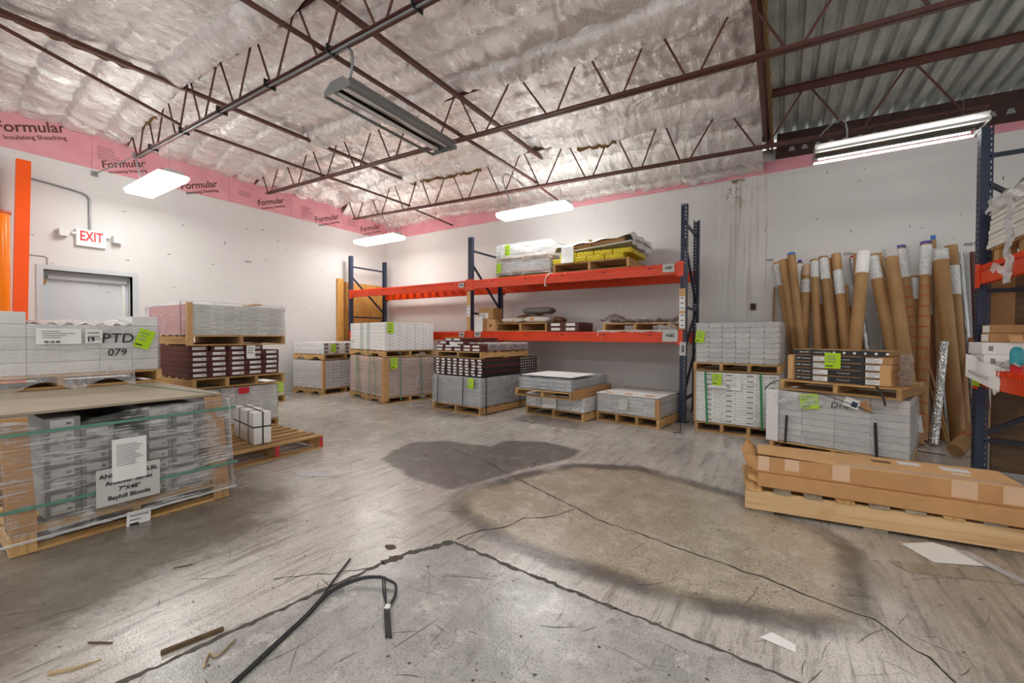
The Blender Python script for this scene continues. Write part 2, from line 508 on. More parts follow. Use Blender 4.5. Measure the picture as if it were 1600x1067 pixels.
# worn brown area by the crate
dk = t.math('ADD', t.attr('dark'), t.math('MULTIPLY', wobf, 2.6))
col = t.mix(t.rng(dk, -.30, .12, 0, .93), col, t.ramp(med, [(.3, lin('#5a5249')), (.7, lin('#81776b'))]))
rt = t.math('ADD', t.attr('right'), t.math('MULTIPLY', wobf, 2.))
col = t.mix(t.rng(rt, -.2, .3, 0, .75), col, t.ramp(str2, [(.35, lin('#b3a693')), (.5, lin('#958a7b')), (.66, lin('#6a645c'))]))
# beige ground patch with its dark rim
pt = t.math('ADD', t.attr('patch'), t.math('MULTIPLY', wobf, .5))
spk = t.voro(52, P)
pcol = t.mix(t.rng(spk, .14, .28, .75, 0), t.ramp(med, [(.3, lin('#a69985')), (.7, lin('#cabfac'))]), lin('#5f5647'))
pcol = t.mix(t.rng(t.noise(65, P, 5, .8), .51, .6, 0, .55), pcol, lin('#6a5f50'))
pcol = t.mix(t.rng(t.noise(1.1, P, 3), .4, .62, 0, .35), pcol, lin('#c9bcb0'))
col = t.mix(t.rng(pt, -.02, .06), col, pcol)
rim = t.math('MULTIPLY', t.rng(pt, -.10, -.01), t.rng(pt, .03, .13, 1, 0))
col = t.mix(t.math('MULTIPLY', rim, t.rng(t.noise(1.7, P, 4), .34, .56, .3, .85)), col, lin('#4f4b46'))
sn = t.math('ADD', t.attr('stain'), t.math('MULTIPLY', wob, .3))
col = t.mix(t.rng(sn, -.025, .035, 0, .96), col, t.ramp(med, [(.3, lin('#6b6864')), (.7, lin('#787571'))]))
# poured slab in the foreground
sl = t.math('ADD', t.attr('slab'), t.math('MULTIPLY', wobf, .08))
scol = t.ramp(t.noise(2.2, P, 6, .7), [(.3, lin('#8c8b89')), (.5, lin('#acaaa7')), (.68, lin('#cac8c4'))])
scol = t.mix(t.rng(t.noise(9, P, 7, .78), .55, .64, 0, .6), scol, lin('#77736d'))
scol = t.mix(t.rng(t.noise(5, P, 6, .75), .56, .66, 0, .6), scol, lin('#dad6cf'))
col = t.mix(t.rng(sl, -.004, .008), col, scol)
col = t.mix(t.rng(t.noise(7, t.co(scale=(4, .7, 1), rot=(0, 0, .35)), 7, .8), .55, .66, 0, .5), col, lin('#6b645d'))
col = t.mix(t.rng(grit, .5, .68, 0, .55), col, lin('#6a645e'))
col = t.mix(t.rng(t.noise(48, P, 3, .6), .66, .72, 0, .7), col, lin('#4e4841'))
t.base(col)
t.rough(t.rng(t.math('ADD', med, t.math('MULTIPLY', grit, .25)), .35, .85, .09, .36, False))
t.bump(t.math('ADD', t.math('MULTIPLY', fine, .5), t.math('ADD', t.math('MULTIPLY', grit, .25), med)), .22, .012)
MATS['concrete'] = t.m
flo.materials.clear(); flo.materials.append(t.m)
floor = link('floor', flo); floor['kind'] = 'structure'
def ribbon(b, pts, w, z=.0012, m=0, jit=.0, taper=False):
    pts = [Vector((p[0], p[1], 0)) for p in pts]; L = []
    for i, p in enumerate(pts):
        d = (pts[min(i + 1, len(pts) - 1)] - pts[max(i - 1, 0)]); d = d.normalized() if d.length else Vector((1, 0, 0))
        nrm = Vector((-d.y, d.x, 0)); q = w * (.5 + random.random() * (1 if jit else .1))
        if taper: q *= .25 + .75 * math.sin(PI * (i + .5) / len(pts))
        L.append((p + nrm * q / 2 + Vector((0, 0, z)), p - nrm * q / 2 + Vector((0, 0, z))))
    for a, c in zip(L, L[1:]): b.quad(a[0], a[1], c[1], c[0], m)
def jag(pts, step, amp):
    out = []
    for a, c in zip(pts, pts[1:]):
        n = max(1, int(math.dist(a, c) / step))
        for k in range(n):
            f = k / n
            out.append((a[0] + (c[0] - a[0]) * f + random.uniform(-amp, amp), a[1] + (c[1] - a[1]) * f + random.uniform(-amp, amp)))
    return out + [pts[-1]]
for pts, w in (([(-2.9, 3.4), (-2.3, 3.2), (-1.85, 2.98), (-1.2, 2.7), (-.95, 2.6), (-.5, 2.52), (0, 2.42), (.36, 2.33), (.62, 1.95), (1.1, 1.75)], .009),
               ([(-1.2, 2.68), (-1.3, 2.45), (-1.42, 2.36), (-1.45, 2.2), (-1.58, 2.02), (-1.6, 1.9)], .008),
               ([(-2.1, 1.1), (-1.9, 1.28), (-1.76, 1.45)], .006), ([(-1.9, 3.28), (-2.0, 3.7)], .006)):
    b = MB(); ribbon(b, jag(pts, .05, .012), w, .0012, 0, 1)
    b.build('crack', 'crack', floor)
b = MB()
for a, c in (([(-1.93, .35), (-1.76, 1.49)], .022), ([(-1.76, 1.49), (-1.72, 1.64), (-1.60, 1.865)], .045), ([(-1.60, 1.865), (-1.2, 1.83), (-.6, 1.80)], .02), ([(-.6, 1.80), (.07, 1.765), (.9, 1.7), (1.9, 1.6)], .016)):
    ribbon(b, jag(a, .025, .007), c, .0014, 0, 1)
b.build('slab_joint', 'mortar_edge', floor)
b = MB()
for i in range(1300):       # scuffs and scratches all over the slab
    x = random.uniform(-6, 2.6); y = random.uniform(.2, 5.6)
    a = random.choice((.35, .7, 2.3, 1.2)) + random.gauss(0, .4); L = random.uniform(.03, .3) * random.random() ** .7 + .02
    k = random.uniform(-.5, .5); pts = []
    for j in range(6):
        pts.append((x, y)); x += math.cos(a) * L / 5; y += math.sin(a) * L / 5; a += k / 5
    ribbon(b, pts, random.uniform(.0015, .007), .001, 0, 0, True)
for i in range(700):       # dark crumbs trodden into the floor
    x = random.uniform(-5, 2.2); y = random.uniform(.3, 5.2); r = random.uniform(.003, .011); a0 = random.random() * 6
    b._add([(x + math.cos(a0 + k * 1.26) * r * random.uniform(.5, 1.3), y + math.sin(a0 + k * 1.26) * r * random.uniform(.4, 1.1), .0011) for k in range(5)], [(0, 1, 2, 3, 4)])
o = b.build('scuff_marks', 'scuff', floor); o['kind'] = 'stuff'

# ---- walls
def wall_with_hole(name, x, y0, y1, z1, hole):
    b = MB(); hy0, hy1, hz = hole
    b.box(x - .2, x, y0, hy0, 0, z1); b.box(x - .2, x, hy1, y1, 0, z1); b.box(x - .2, x, hy0, hy1, hz, z1)
    return struct(name, b, 'wall_paint')
DY0, DY1, DZ = 1.41, 2.38, 2.115      # exit door opening
b = MB()
b.box(XL - .2, XL, .98, DY0, 0, 4.56); b.box(XL - .2, XL, DY1, YB + .2, 0, 4.56); b.box(XL - .2, XL, DY0, DY1, DZ, 4.56)
b.box(XL - .2, XL, -2.2, .98, 3.5, 4.56); b.box(XL - .2, XL, -2.2, -1.9, 0, 3.5)
wl = struct('wall_left', b, 'wall_paint')
b = MB(); b.box(XL, 5.6, YB, YB + .2, 0, 4.06); b.box(XL, -.2, YB, YB + .2, 4.2, 4.26)
wb = struct('wall_back', b, 'wall_paint')
# rain marks on the back wall, a thin coat of their own
gx2, gz2 = np.meshgrid(np.linspace(-1.1, .3, 90), np.linspace(1.3, 3.69, 140), indexing='ij')
ed = np.exp(-((gx2 + .45) / .42) ** 2) * np.clip((gz2 - 1.3) / 1.2, 0, 1) ** .7
bl = np.exp(-((gx2 + .62) / .24) ** 2 - ((gz2 - 3.66) / .28) ** 2) * 1.2
link('water_stain', grid_mesh('water_stain', gx2, gx2 * 0 + YB - .003, gz2, 'wall_stain', dict(edge=ed, blot=bl), True), wb)
# small chips, scratches and pencil marks in the paint
b = MB()
for i in range(170):
    if random.random() < .45:
        y = random.uniform(1.2, 6.9); z = random.uniform(1.5, 3.65); w, h = random.uniform(.004, .05), random.uniform(.002, .012)
        if random.random() < .5: w, h = h, w
        b.quad((XL + .0015, y, z), (XL + .0015, y + w, z - w * .1), (XL + .0015, y + w, z + h), (XL + .0015, y, z + h * .7))
    else:
        x = random.uniform(-7.8, 2.4); z = random.uniform(1.3, 3.6) if x < -1 else random.uniform(2.3, 3.68); w, h = random.uniform(.004, .05), random.uniform(.002, .012)
        if random.random() < .6: w, h = h, w
        b.quad((x, YB - .0015, z), (x + w, YB - .0015, z + .1 * w), (x + w, YB - .0015, z + h), (x, YB - .0015, z + h * .6))
o = b.build('paint_chips', 'scuff', wb); o['kind'] = 'stuff'
for body, x in (('4585', -.175), ('4586', .775), ('4587', 1.97)):
    text('stencil_number', body, .055, 'ink', wb, (x, YB - .002, 2.375), FRONT)
text('stencil_number', '4574', .06, 'ink', wl, (XL + .002, 4.12, 2.62), EAST)
o = MB().box(-.42, -.34, YB - .03, YB - .001, 1.62, 1.72).box(-.4, -.36, YB - .034, YB - .03, 1.64, 1.7, 1).build('junction_box', ['chip', 'crack'])
tag(o, 'small beige electrical box set in the back wall left of the cardboard tubes', 'electrical box')

# ---- pink foam boards along the top of the walls
PINK = [(-2.2, .2), (.2, 1.92), (1.92, 2.56), (2.56, 3.78), (3.78, 4.98), (4.98, 6.2), (6.2, YB)]
for i, (a, c) in enumerate(PINK):
    b = MB(); b.box(XL + .0002, XL + .012, a + .002, c - .002, 3.70, 4.52)
    struct('trim_%d' % (i + 1), b, 'pink_foam')
for i, (a, c) in enumerate([(XL + .014, -6.0), (-6.0, -4.4), (-4.4, -3.0), (-3.0, -.62), (-.62, 5.6)]):
    b = MB(); b.box(a + .002, c - .002, YB - .012, YB - .0002, 3.70, 4.24 if c < -.7 else 3.88)
    struct('trim_%d' % (i + 8), b, 'pink_foam')
pf = bpy.data.objects['trim_2']
def printed(trim, y, z, size, tilt=.36):
    r = Matrix.Rotation(PI / 2, 4, 'Z') @ Matrix.Rotation(PI / 2, 4, 'X') @ Matrix.Rotation(tilt, 4, 'Z')
    e = r.to_euler()
    text('printed_logo', 'Formular', size, 'steel_primer', bpy.data.objects[trim], (XL + .0135, y, z), e, bold=.003, shear=.2)
    text('printed_words', 'Insulating Sheathing', size * .42, 'steel_primer', bpy.data.objects[trim], (XL + .0135, y + .06, z - size * .62), e, bold=.001)
def printed_block(trim, y, z, n=6):
    b = MB()
    for i in range(n):
        L = random.uniform(.16, .34)
        zz = z - i * .035
        b.quad((XL + .0135, y, zz), (XL + .0135, y + L, zz), (XL + .0135, y + L, zz + .008), (XL + .0135, y, zz + .008))
    b.build('printed_lines', 'steel_primer', bpy.data.objects[trim])
printed('trim_2', 1.30, 4.05, .19); printed_block('trim_3', 1.98, 4.05)
printed('trim_3', 2.28, 3.88, .15); printed_block('trim_4', 2.75, 3.98); printed('trim_4', 3.3, 3.86, .16)
printed_block('trim_5', 3.95, 3.95, 3); printed('trim_5', 4.55, 3.9, .15); printed_block('trim_6', 5.2, 3.97, 7); printed('trim_6', 5.8, 3.86, .17)
printed_block('trim_7', 6.35, 3.98, 5); printed('trim_7', 7.0, 3.9, .17)
b = MB()
for i in range(5): b.quad((-8.5, YB - .0135, 3.98 - i * .04), (-8.2 - random.random() * .1, YB - .0135, 3.98 - i * .04), (-8.2, YB - .0135, 3.99 - i * .04), (-8.5, YB - .0135, 3.99 - i * .04))
b.build('printed_lines', 'steel_primer', bpy.data.objects['trim_8'])

# ---- exit door and frame
b = MB()
for y in (DY0 - .065, DY1): b.box(XL - .15, XL + .018, y, y + .065, 0, DZ + .065)
b.box(XL - .15, XL + .018, DY0, DY1, DZ, DZ + .065)
b.box(XL - .135, XL - .10, DY0, DY0 + .02, 0, DZ); b.box(XL - .135, XL - .10, DY1 - .02, DY1, 0, DZ); b.box(XL - .135, XL - .10, DY0, DY1, DZ - .02, DZ)
struct('trim_20', b, 'door_frame')
b = MB(); b.box(XL - .19, XL - .14, DY0 + .004, DY1 - .004, .01, DZ - .006)
dr = struct('door_1', b, 'door_grey')
MB().box(XL - .139, XL - .09, DY0 + .06, DY1 - .04, DZ - .12, DZ - .065).build('closer_arm_cover', 'door_frame', dr)
MB().box(XL - .139, XL - .11, DY1 - .10, DY1 - .06, .2, DZ - .13).build('vertical_rod', 'plastic_white', dr)
MB().box(XL - .139, XL - .11, DY0 + .02, DY0 + .05, DZ - .19, DZ - .13).build('latch', 'brass', dr)
MB().box(XL - .139, XL - .105, DY1 - .12, DY1 - .045, DZ - .11, DZ - .07).build('latch', 'brass', dr)
# roll-up door at the left edge: steel slats in a guide
b = MB()
prof = []
for k in range(70):
    z = k * .05
    b.hexa([(XL - .14, -1.9, z), (XL - .10, -1.9, z), (XL - .10, .92, z), (XL - .14, .92, z), (XL - .14, -1.9, z + .046), (XL - .075, -1.9, z + .046), (XL - .075, .92, z + .046), (XL - .14, .92, z + .046)])
dr2 = struct('door_2', b, 'curtain_steel')
b = MB(); b.box(XL - .16, XL - .03, .90, .98, 0, 3.5); b.box(XL - .03, XL + .012, .945, .98, 0, 3.42)
b.build('guide_rail', 'galvanised', dr2)
MB().tube([(XL + .03, 1.0, 0), (XL + .03, 1.0, 3.42)], .022, 10).build('guide_pipe', 'galvanised', dr2)
MB().box(XL - .085, XL - .07, -1.9, .9, 2.43, 2.5).build('reflective_band', 'red_tape', dr2)

# ---- orange guards by the roll-up door
o = MB().hexa([(XL + .18, 1.065, 0), (XL + .26, 1.065, 0), (XL + .26, 1.195, 0), (XL + .18, 1.195, 0), (XL + .18, 1.145, 3.52), (XL + .26, 1.145, 3.52), (XL + .26, 1.275, 3.52), (XL + .18, 1.275, 3.52)])
o.box(XL + .1, XL + .32, 1.02, 1.24, 0, .0001, 0)
o = o.build('steel_column', 'orange_column'); tag(o, 'tall flat bright orange steel column standing left of the exit door', 'column')
r = thing('bollard', 'glossy orange round guard post at the far left edge with red rim', 'guard post', (-8.0, .90, 0))
MB().tube([(0, 0, 0), (0, 0, 2.66)], .115, 28).build('pipe', 'orange_gloss', r)
MB().tube([(0, 0, 2.66), (0, 0, 2.69)], .13, 28).build('rim', 'red_tape', r)

# ---- exit sign with its two lamp heads, and the conduit that feeds it
r = thing('exit_sign', 'white EXIT sign with red letters above the grey door', 'exit sign', (XL, 1.90, 2.63))
MB().box(0, .05, -.165, .165, -.125, .125).build('housing', 'plastic_white', r, bevel=.006)
text('lettering', 'EXIT', .20, 'red_ink', r, (.0515, .0, .02), EAST, bold=.004).scale = (.62, 1, 1)
for s in (-1, 1):
    l = MB().tube([(.03, s * .165, .05), (.05, s * .21, .05)], .018, 8).build('lamp_arm', 'plastic_white', r)
    q = MB().hexa([(.02, s * .29 - .055, .0), (.10, s * .29 - .05, -.02), (.10, s * .29 + .05, -.02), (.02, s * .29 + .055, .0), (.02, s * .29 - .055, .09), (.10, s * .29 - .05, .085), (.10, s * .29 + .05, .085), (.02, s * .29 + .055, .09)]).build('lamp_head', 'fixture_white', r)
cur = [(XL + .02, 1.285, 3.35), (XL + .02, 1.45, 3.335), (XL + .02, 1.72, 3.305)]
for k in range(7): cur.append((XL + .02, 1.78 + .11 * math.sin(k / 6 * PI / 2), 3.185 + .11 * math.cos(k / 6 * PI / 2)))
cur.append((XL + .02, 1.89, 2.756))
o = MB().tube(cur, .013, 10).build('conduit', 'conduit'); tag(o, 'grey metal conduit bending down the left wall to the EXIT sign', 'conduit')
o = MB().tube([(XL + .008, 1.24, 2.295), (XL + .008, 1.42, 2.295), (XL + .008, 1.45, 2.28), (XL + .01, 1.455, 2.12)], .005, 8).build('alarm_cable', 'conduit')
tag(o, 'thin grey wire running over the top left corner of the door frame', 'wire')
o = MB().bar((XL + .02, 1.95, 3.62), (-8.2, 2.30, 3.9), .012, .012).bar((XL + .001, 1.95, 3.62), (XL + .03, 1.95, 3.62), .07, .07).build('brace_rod', 'grey_metal')
tag(o, 'thin steel rod bracing the left end of the first joist to the wall', 'brace')
# ---- plywood on the left wall behind the rack
r = struct('trim_21', MB().box(XL + .005, XL + .03, 6.25, 7.42, .02, 2.46), 'plywood')
MB().box(XL + .005, XL + .05, 6.05, 6.22, .02, 2.52).build('upright_board', 'plywood', r)

# ================================================================== ROOF
b = MB()
xr = []; x = XL - .2
while x < 5.4:
    for dx, dz in ((0, 0), (.085, 0), (.10, .038), (.140, .038)): xr.append((x + dx, dz))
    x += .155
for (a, za), (c, zc) in zip(xr, xr[1:]):
    b.quad((a, -2.3, CEIL(a) + za), (c, -2.3, CEIL(c) + zc), (c, YB + .15, CEIL(c) + zc), (a, YB + .15, CEIL(a) + za))
struct('ceiling', b, 'deck_steel')
# ledger the bare deck sits on, with scalloped closure plates
b = MB(); b.bar((-.1, YB - .055, 4.06), (5.5, YB - .055, 3.86), .1, .34)
lg = b.build('ledger_angle', 'ledger'); tag(lg, 'dark rusty ledger beam on top of the back wall under bare decking', 'beam')
for k in range(16):
    x = .05 + k * .155
    MB().hexa([(x, YB - .115, 3.94 - .03 * x), (x + .085, YB - .115, 3.94 - .03 * x), (x + .085, YB - .104, 3.94 - .03 * x), (x, YB - .104, 3.94 - .03 * x), (x + .02, YB - .115, 4.0 - .03 * x), (x + .065, YB - .115, 4.0 - .03 * x), (x + .065, YB - .104, 4.0 - .03 * x), (x + .02, YB - .104, 4.0 - .03 * x)]).build('closure_plate', 'galvanised', lg)

def joist(y, label, dz=0., x0=-8.55, x1=5.4, nodes=None, xb=None):
    r = thing('roof_joist', label, 'roof joist', (0, y, 0), 0, 'open-web roof joists')
    zb = lambda x: ZB(x) + dz
    xa, xe = xb or (-8.3, 5.3)
    b = MB()
    for s in (-1, 1):    # two back-to-back angles
        b.bar((xa, s * .026, zb(xa) + .004), (xe, s * .026, zb(xe) + .004), .038, .006)
        b.bar((xa, s * .009, zb(xa) + .02), (xe, s * .009, zb(xe) + .02), .006, .04)
    b.build('bottom_chord', 'steel_primer', r)
    b = MB()
    for s in (-1, 1):
        b.bar((x0 - .2, s * .026, ZT(x0 - .2) + .078), (x1, s * .026, ZT(x1) + .078), .040, .006)
        b.bar((x0 - .2, s * .009, ZT(x0 - .2) + .04), (x1, s * .009, ZT(x1) + .04), .006, .08)
    b.build('top_chord', 'steel_primer', r)
    for n0, n1 in zip(nodes, nodes[1:]):
        m_ = (n0 + n1) / 2
        for a, c in ((n0 + .06, m_ - .03), (n1 - .06, m_ + .03)):
            MB().tube([(a, 0, zb(a) + .02), (c, 0, ZT(c) + .03)], .011, 8).build('web_bar', 'steel_primer', r)
    MB().tube([(xa + .05, 0, zb(xa) + .02), (xa - .28, 0, ZT(xa - .28) + .03)], .012, 8).build('web_bar', 'steel_primer', r)
    return r
N1 = [-8.2, -7.5, -6.75, -6.0, -5.15, -4.37, -3.55, -2.75, -1.95, -1.15, -.35, .45, 1.3, 2.15, 3.0, 3.85, 4.7]
N2 = [-8.2, -7.3, -6.45, -5.6, -4.8, -4.0, -3.19, -2.2, -1.45, -.73, .06, .95, 1.85, 2.75, 3.65, 4.55]
N3 = [-8.2, -7.4, -6.6, -5.84, -5.0, -4.18, -3.37, -2.55, -1.8, -1.15, -.24, .68, 1.6]
joist(JY[0], 'brown steel roof joist nearest the camera, only its end showing top left', nodes=N1)
joist(JY[1], 'brown steel roof joist carrying the grey conduit, above the EXIT sign end', nodes=N1)
joist(JY[2], 'brown steel roof joist crossing the middle of the roof beyond the unlit fixture', nodes=N2)
joist(JY[3], 'brown steel roof joist nearest the back wall, over the racking', -.04, nodes=N3, xb=(-8.3, 1.72))
# conduit clipped under joist one
r = thing('conduit_run', 'long grey electrical conduit clipped along the first full joist', 'conduit')
MB().tube([(-8.3, 2.285, ZB(-8.3) - .012), (2.5, 2.285, ZB(2.5) - .012)], .011, 10).build('pipe', 'conduit', r)
for k in range(9):
    x = -7.6 + k * 1.05
    MB().box(x, x + .012, 2.24, 2.36, ZB(x) - .026, ZB(x) + .05).build('beam_clip', 'cable_black', r)
for i, (xb, lab) in enumerate(((-6.5, 'left'), (-3.5, 'middle'), (-.2, 'right'))):
    o = MB().bar((xb, -1., ZT(xb) - .045), (xb, YB - .02, ZT(xb) - .045), .055, .04).build('bridging_angle', 'steel_primer')
    tag(o, 'brown steel angle running front to back just below the insulation, %s line of the three' % lab, 'bridging angle', 'upper bridging angles')
    segs = [(JY[1], JY[3] + .03)] if i == 0 else [(-.5, JY[3] + .03)]
    for a, c in segs:
        o = MB().bar((xb, a, ZB(xb) + .055), (xb, c, ZB(xb) + .055), .036, .03).build('bridging_bar', 'steel_primer')
        tag(o, 'thin brown bar tying the bottom chords together front to back, %s line of the three' % lab, 'bridging bar', 'lower bridging bars')
    o = MB().bar((xb, JY[3] + .05, ZB(xb) + .02), (xb, YB - .03, ZT(xb) - .14 if i == 2 else ZB(xb) - .05), .03, .025).build('anchor_bar', 'steel_primer')
    tag(o, 'short brown bar from the last joist to the back wall, %s of three' % lab, 'bridging bar', 'bridging anchors at the back wall')
o = MB().bar((-6.5, JY[0], ZT(-6.5) - .08), (-6.5, JY[1] - .06, ZB(-6.5) + .06), .03, .03).build('bridging_bar', 'steel_primer')
tag(o, 'brown diagonal bridging bar at the top left corner rising towards the camera', 'bridging bar')

# ---- foil-faced insulation blankets, one per bay
def blanket(y0, y1, label, kind, seed):
    xs = np.arange(XL + .015, -.24, .022); ys = np.linspace(y0, y1, int((y1 - y0) / .022))
    X, Y = np.meshgrid(xs, ys, indexing='ij'); T = (Y - y0) / (y1 - y0)
    sm = lambda a: np.clip(a, 0, 1) ** 2 * (3 - 2 * np.clip(a, 0, 1))
    base = 4.236 - .037 * X
    n = vnoise(X * 1.1 + seed * 3.1, T * 0 + seed, 3) * .10
    if kind == 'wall':
        ze = 3.80 + .20 * sm((-X - 2.6) / 4.5) + n * .5
        ze = np.where(X > -1.4, ze - .04, ze)
        Z = base * (1 - T) + ze * T - .10 * np.sin(PI * T)
        Z = np.where(T < .12, Z - .02, Z)
    else:
        edge = (.15 + n * .7 + .05 * sm((X + 3) / 2.)) * (1 - .8 * np.exp(-((X + 3.5) / .35) ** 2))
        Z = base - edge * sm((T - .76) / .24) - .035 * sm((.12 - T) / .12)
        # belly of loose blanket towards the left wall
        L = sm((-6.2 - X) / 2.2)
        belly = np.abs(np.sin((X * .95 + T * .5 + seed) * PI * .62))
        Z = Z - L * (.09 + .13 * belly) * (.35 + .65 * sm(T * 1.4))
    Lw = sm((XL + .55 - X) / .55)
    Z = np.minimum(Z, Z * (1 - Lw) + (4.19 - .1 * (kind == 'wall')) * Lw)
    # lapped strips: seams run along the joists
    w = .40
    s = (Y - y0 + vnoise(X * .5, Y * 0, seed) * .05) / w; fr = s - np.floor(s)
    Z = Z - .045 * np.abs(np.sin(PI * fr)) ** .55 + .05 * fr
    # pulled creases crossing the strips
    c = vnoise(X * 7 + vnoise(X * 1.4, Y * 1.9, seed) * 6 + Y * 1.6, Y * .9 + np.floor(s) * 7.3, seed + 5)
    Z = Z - .024 * np.clip(1 - np.abs(c) * 6, 0, 1) * (.4 + vnoise(X * .8, Y * .8, seed + 9) + .5)
    k_ = np.floor(s) * 7.7
    fold = vnoise(X * 13 + vnoise(X * 2, Y * 2.5, seed + 3) * 3 + Y * 2.2 * vnoise(X * .3, Y * .3, seed), Y * 1.5 + k_, seed + 11)
    Z = Z + .034 * np.sign(fold) * np.abs(fold) ** .8 * (.45 + 1.1 * np.clip(vnoise(X * 1.3, Y * 1.3 + k_, seed + 12) + .4, 0, 1))
    Z = Z + .020 * vnoise(X * 5.5 + np.floor(s) * 3, Y * 3.2, seed + 1) + .011 * vnoise(X * 17, Y * 9, seed + 2)
    o = link('insulation_blanket', grid_mesh('insulation_blanket', X, Y, np.minimum(Z, CEIL(X) - .012), 'foil', None, True))
    tag(o, label, 'insulation')
    # ragged glass-fibre edge that shows below the foil
    return o, X, Y, Z
e = .035
blanket(-1.6, JY[0] - e, 'silver foil insulation above the camera, in front of the nearest joist', 'bay', 1)
A0 = blanket(JY[0] + e, JY[1] - e, 'silver foil insulation filling the top left bay, bulging over the pink boards', 'bay', 2)
A1 = blanket(JY[1] + e, JY[2] - e, 'silver foil insulation in the middle bay above the unlit fixture', 'bay', 4)
A2 = blanket(JY[2] + e, JY[3] - e, 'silver foil insulation between the middle joist and the last joist', 'bay', 6)
A3 = blanket(JY[3] + e, YB - .02, 'silver foil insulation drooping onto the back wall over the racking', 'wall', 8)
def fluff(A, xa, xb, label, row=-1):
    _, X, Y, Z = A; b = MB(); i0 = np.searchsorted(X[:, 0], xa); i1 = np.searchsorted(X[:, 0], xb); P = []
    for i in range(i0, i1):
        x, y, z = X[i, row], Y[i, row], Z[i, row]; d = .02 + .035 * abs(math.sin(i * .21)) * random.uniform(.6, 1.2)
        P.append([(x, y + .004, z + .02), (x, y + .014, z - d * .5), (x + random.uniform(-.004, .004), y + .012, z - d)])
    b.grid(P)
    tag(b.build('glass_fibre_edge', 'fibreglass'), label, 'insulation')
fluff(A2, -6.2, -4.6, 'torn brown glass fibre edge hanging below the foil at the last joist, left')
fluff(A2, -2.75, -2.1, 'short torn brown glass fibre tuft at the last joist, above the racking')
fluff(A0, -7.9, -7.35, 'torn brown glass fibre tuft over the left end of the conduit joist')
# brown fibre strip along the upper angle, top left
b = MB(); P = []
for k in range(60):
    y = .5 + k * .022; P.append([(-6.56, y, ZT(-6.5) + .03), (-6.58, y, ZT(-6.5) - .015), (-6.60 + .01 * math.sin(k), y, ZT(-6.5) - .03 - .02 * abs(math.sin(k * .37)))])
b.grid(P); tag(b.build('glass_fibre_edge', 'fibreglass'), 'brown glass fibre strip showing along the angle at the top left corner', 'insulation')
# cut end of the blankets beside the bare deck
b = MB(); P = []
for k in range(700):
    y = -.5 + k * .031
    if y > YB - .02: break
    z = CEIL(-.2); d = .30 + .05 * vnoise(np.array([k * .2]), np.array([1.]), 4)[0]
    P.append([(-.155 + .006 * math.sin(k * .9), y, z - .02), (-.142 + .012 * math.sin(k * .5), y, z - d * .5), (-.150, y, z - d), (-.168, y, z - d + .03)])
b.grid(P); tag(b.build('glass_fibre_edge', 'fibreglass'), 'brown cut end of the insulation beside the bare corrugated deck', 'insulation')

# ---- light fixtures
def wrap_light(x, y, z, L, W, label, lit=True):
    r = thing('light_fixture', label, 'ceiling light', (x, y, z), 0, 'wraparound ceiling lights')
    MB().prism([(-W / 2 + .05, .031), (-W / 4, .075), (W / 4, .075), (W / 2 - .05, .031)], (-L / 2, 0, 0), (0, 1, 0), (0, 0, 1), (1, 0, 0), L).build('housing', 'fixture_white', r)
    MB().prism([(-W / 2 + .012, .03), (W / 2 - .012, .03), (W / 2, .0), (W / 2 - .03, -.045), (-W / 2 + .03, -.045), (-W / 2, .0)], (-L / 2 + .01, 0, 0), (0, 1, 0), (0, 0, 1), (1, 0, 0), L - .02).build('lens', 'lens_lit', r)
    for s in (-1, 1):
        MB().tube([(s * L * .38, 0, .075), (s * L * .38, 0, ZB(x) - z - .005)], .0025, 6).build('hanger_wire', 'grey_metal', r)
    return r
wrap_light(-7.42, 2.27, 3.30, 1.27, .36, 'lit white ceiling light hanging from the left end of the conduit joist')
wrap_light(-7.5, 6.22, 3.30, 1.28, .38, 'lit white ceiling light in the far corner, smallest of the lit ones')
wrap_light(-3.55, 6.17, 3.30, 1.32, .34, 'lit white ceiling light hanging over the middle rack bay')
for x in (-7.4, -3.5, .9): wrap_light(x, -1.55, 3.34, 1.27, .36, 'unseen white fill light added on the joist line behind the camera')  # out-of-view row of fixtures, added to light the room
wrap_light(1.0, 1.0, 3.34, 1.27, .36, 'unseen white fill light added overhead to the right of the camera')  # one more unseen fixture added for fill
def whip(pts, label):
    o = MB().tube(pts, .010, 8).build('flexible_conduit', 'conduit'); tag(o, label, 'flexible conduit')
def arc(p0, p1, p2, n=12): return [tuple(((1 - t) ** 2) * a + 2 * t * (1 - t) * b_ + t * t * c for a, b_, c in zip(p0, p1, p2)) for t in [k / n for k in range(n + 1)]]
whip(arc((-8.28, 2.26, ZB(-8.28) - .01), (-7.7, 2.1, 3.95), (-7.95, 2.27, 3.39)), 'grey flexible conduit curling down to the light near the EXIT sign')
whip(arc((-7.6, 6.1, ZB(-7.6)), (-7.2, 6.0, 4.0), (-7.15, 6.22, 3.39)), 'grey flexible conduit feeding the light in the far corner')
whip(arc((-3.7, 6.1, ZB(-3.7)), (-4.3, 5.9, 4.35), (-3.95, 6.17, 3.39)), 'grey looped flexible conduit feeding the light over the racking')
whip(arc((-3.42, 2.33, ZB(-3.4) - .008), (-3.0, 2.3, 3.75), (-3.2, 2.34, 3.438)), 'dark curved flexible conduit dropping to the unlit fixture')
whip(arc((.35, 6.12, 3.56), (.62, 6.0, 3.85), (.60, 6.14, 3.43)), 'grey looped flexible conduit feeding the open lamp at the right')
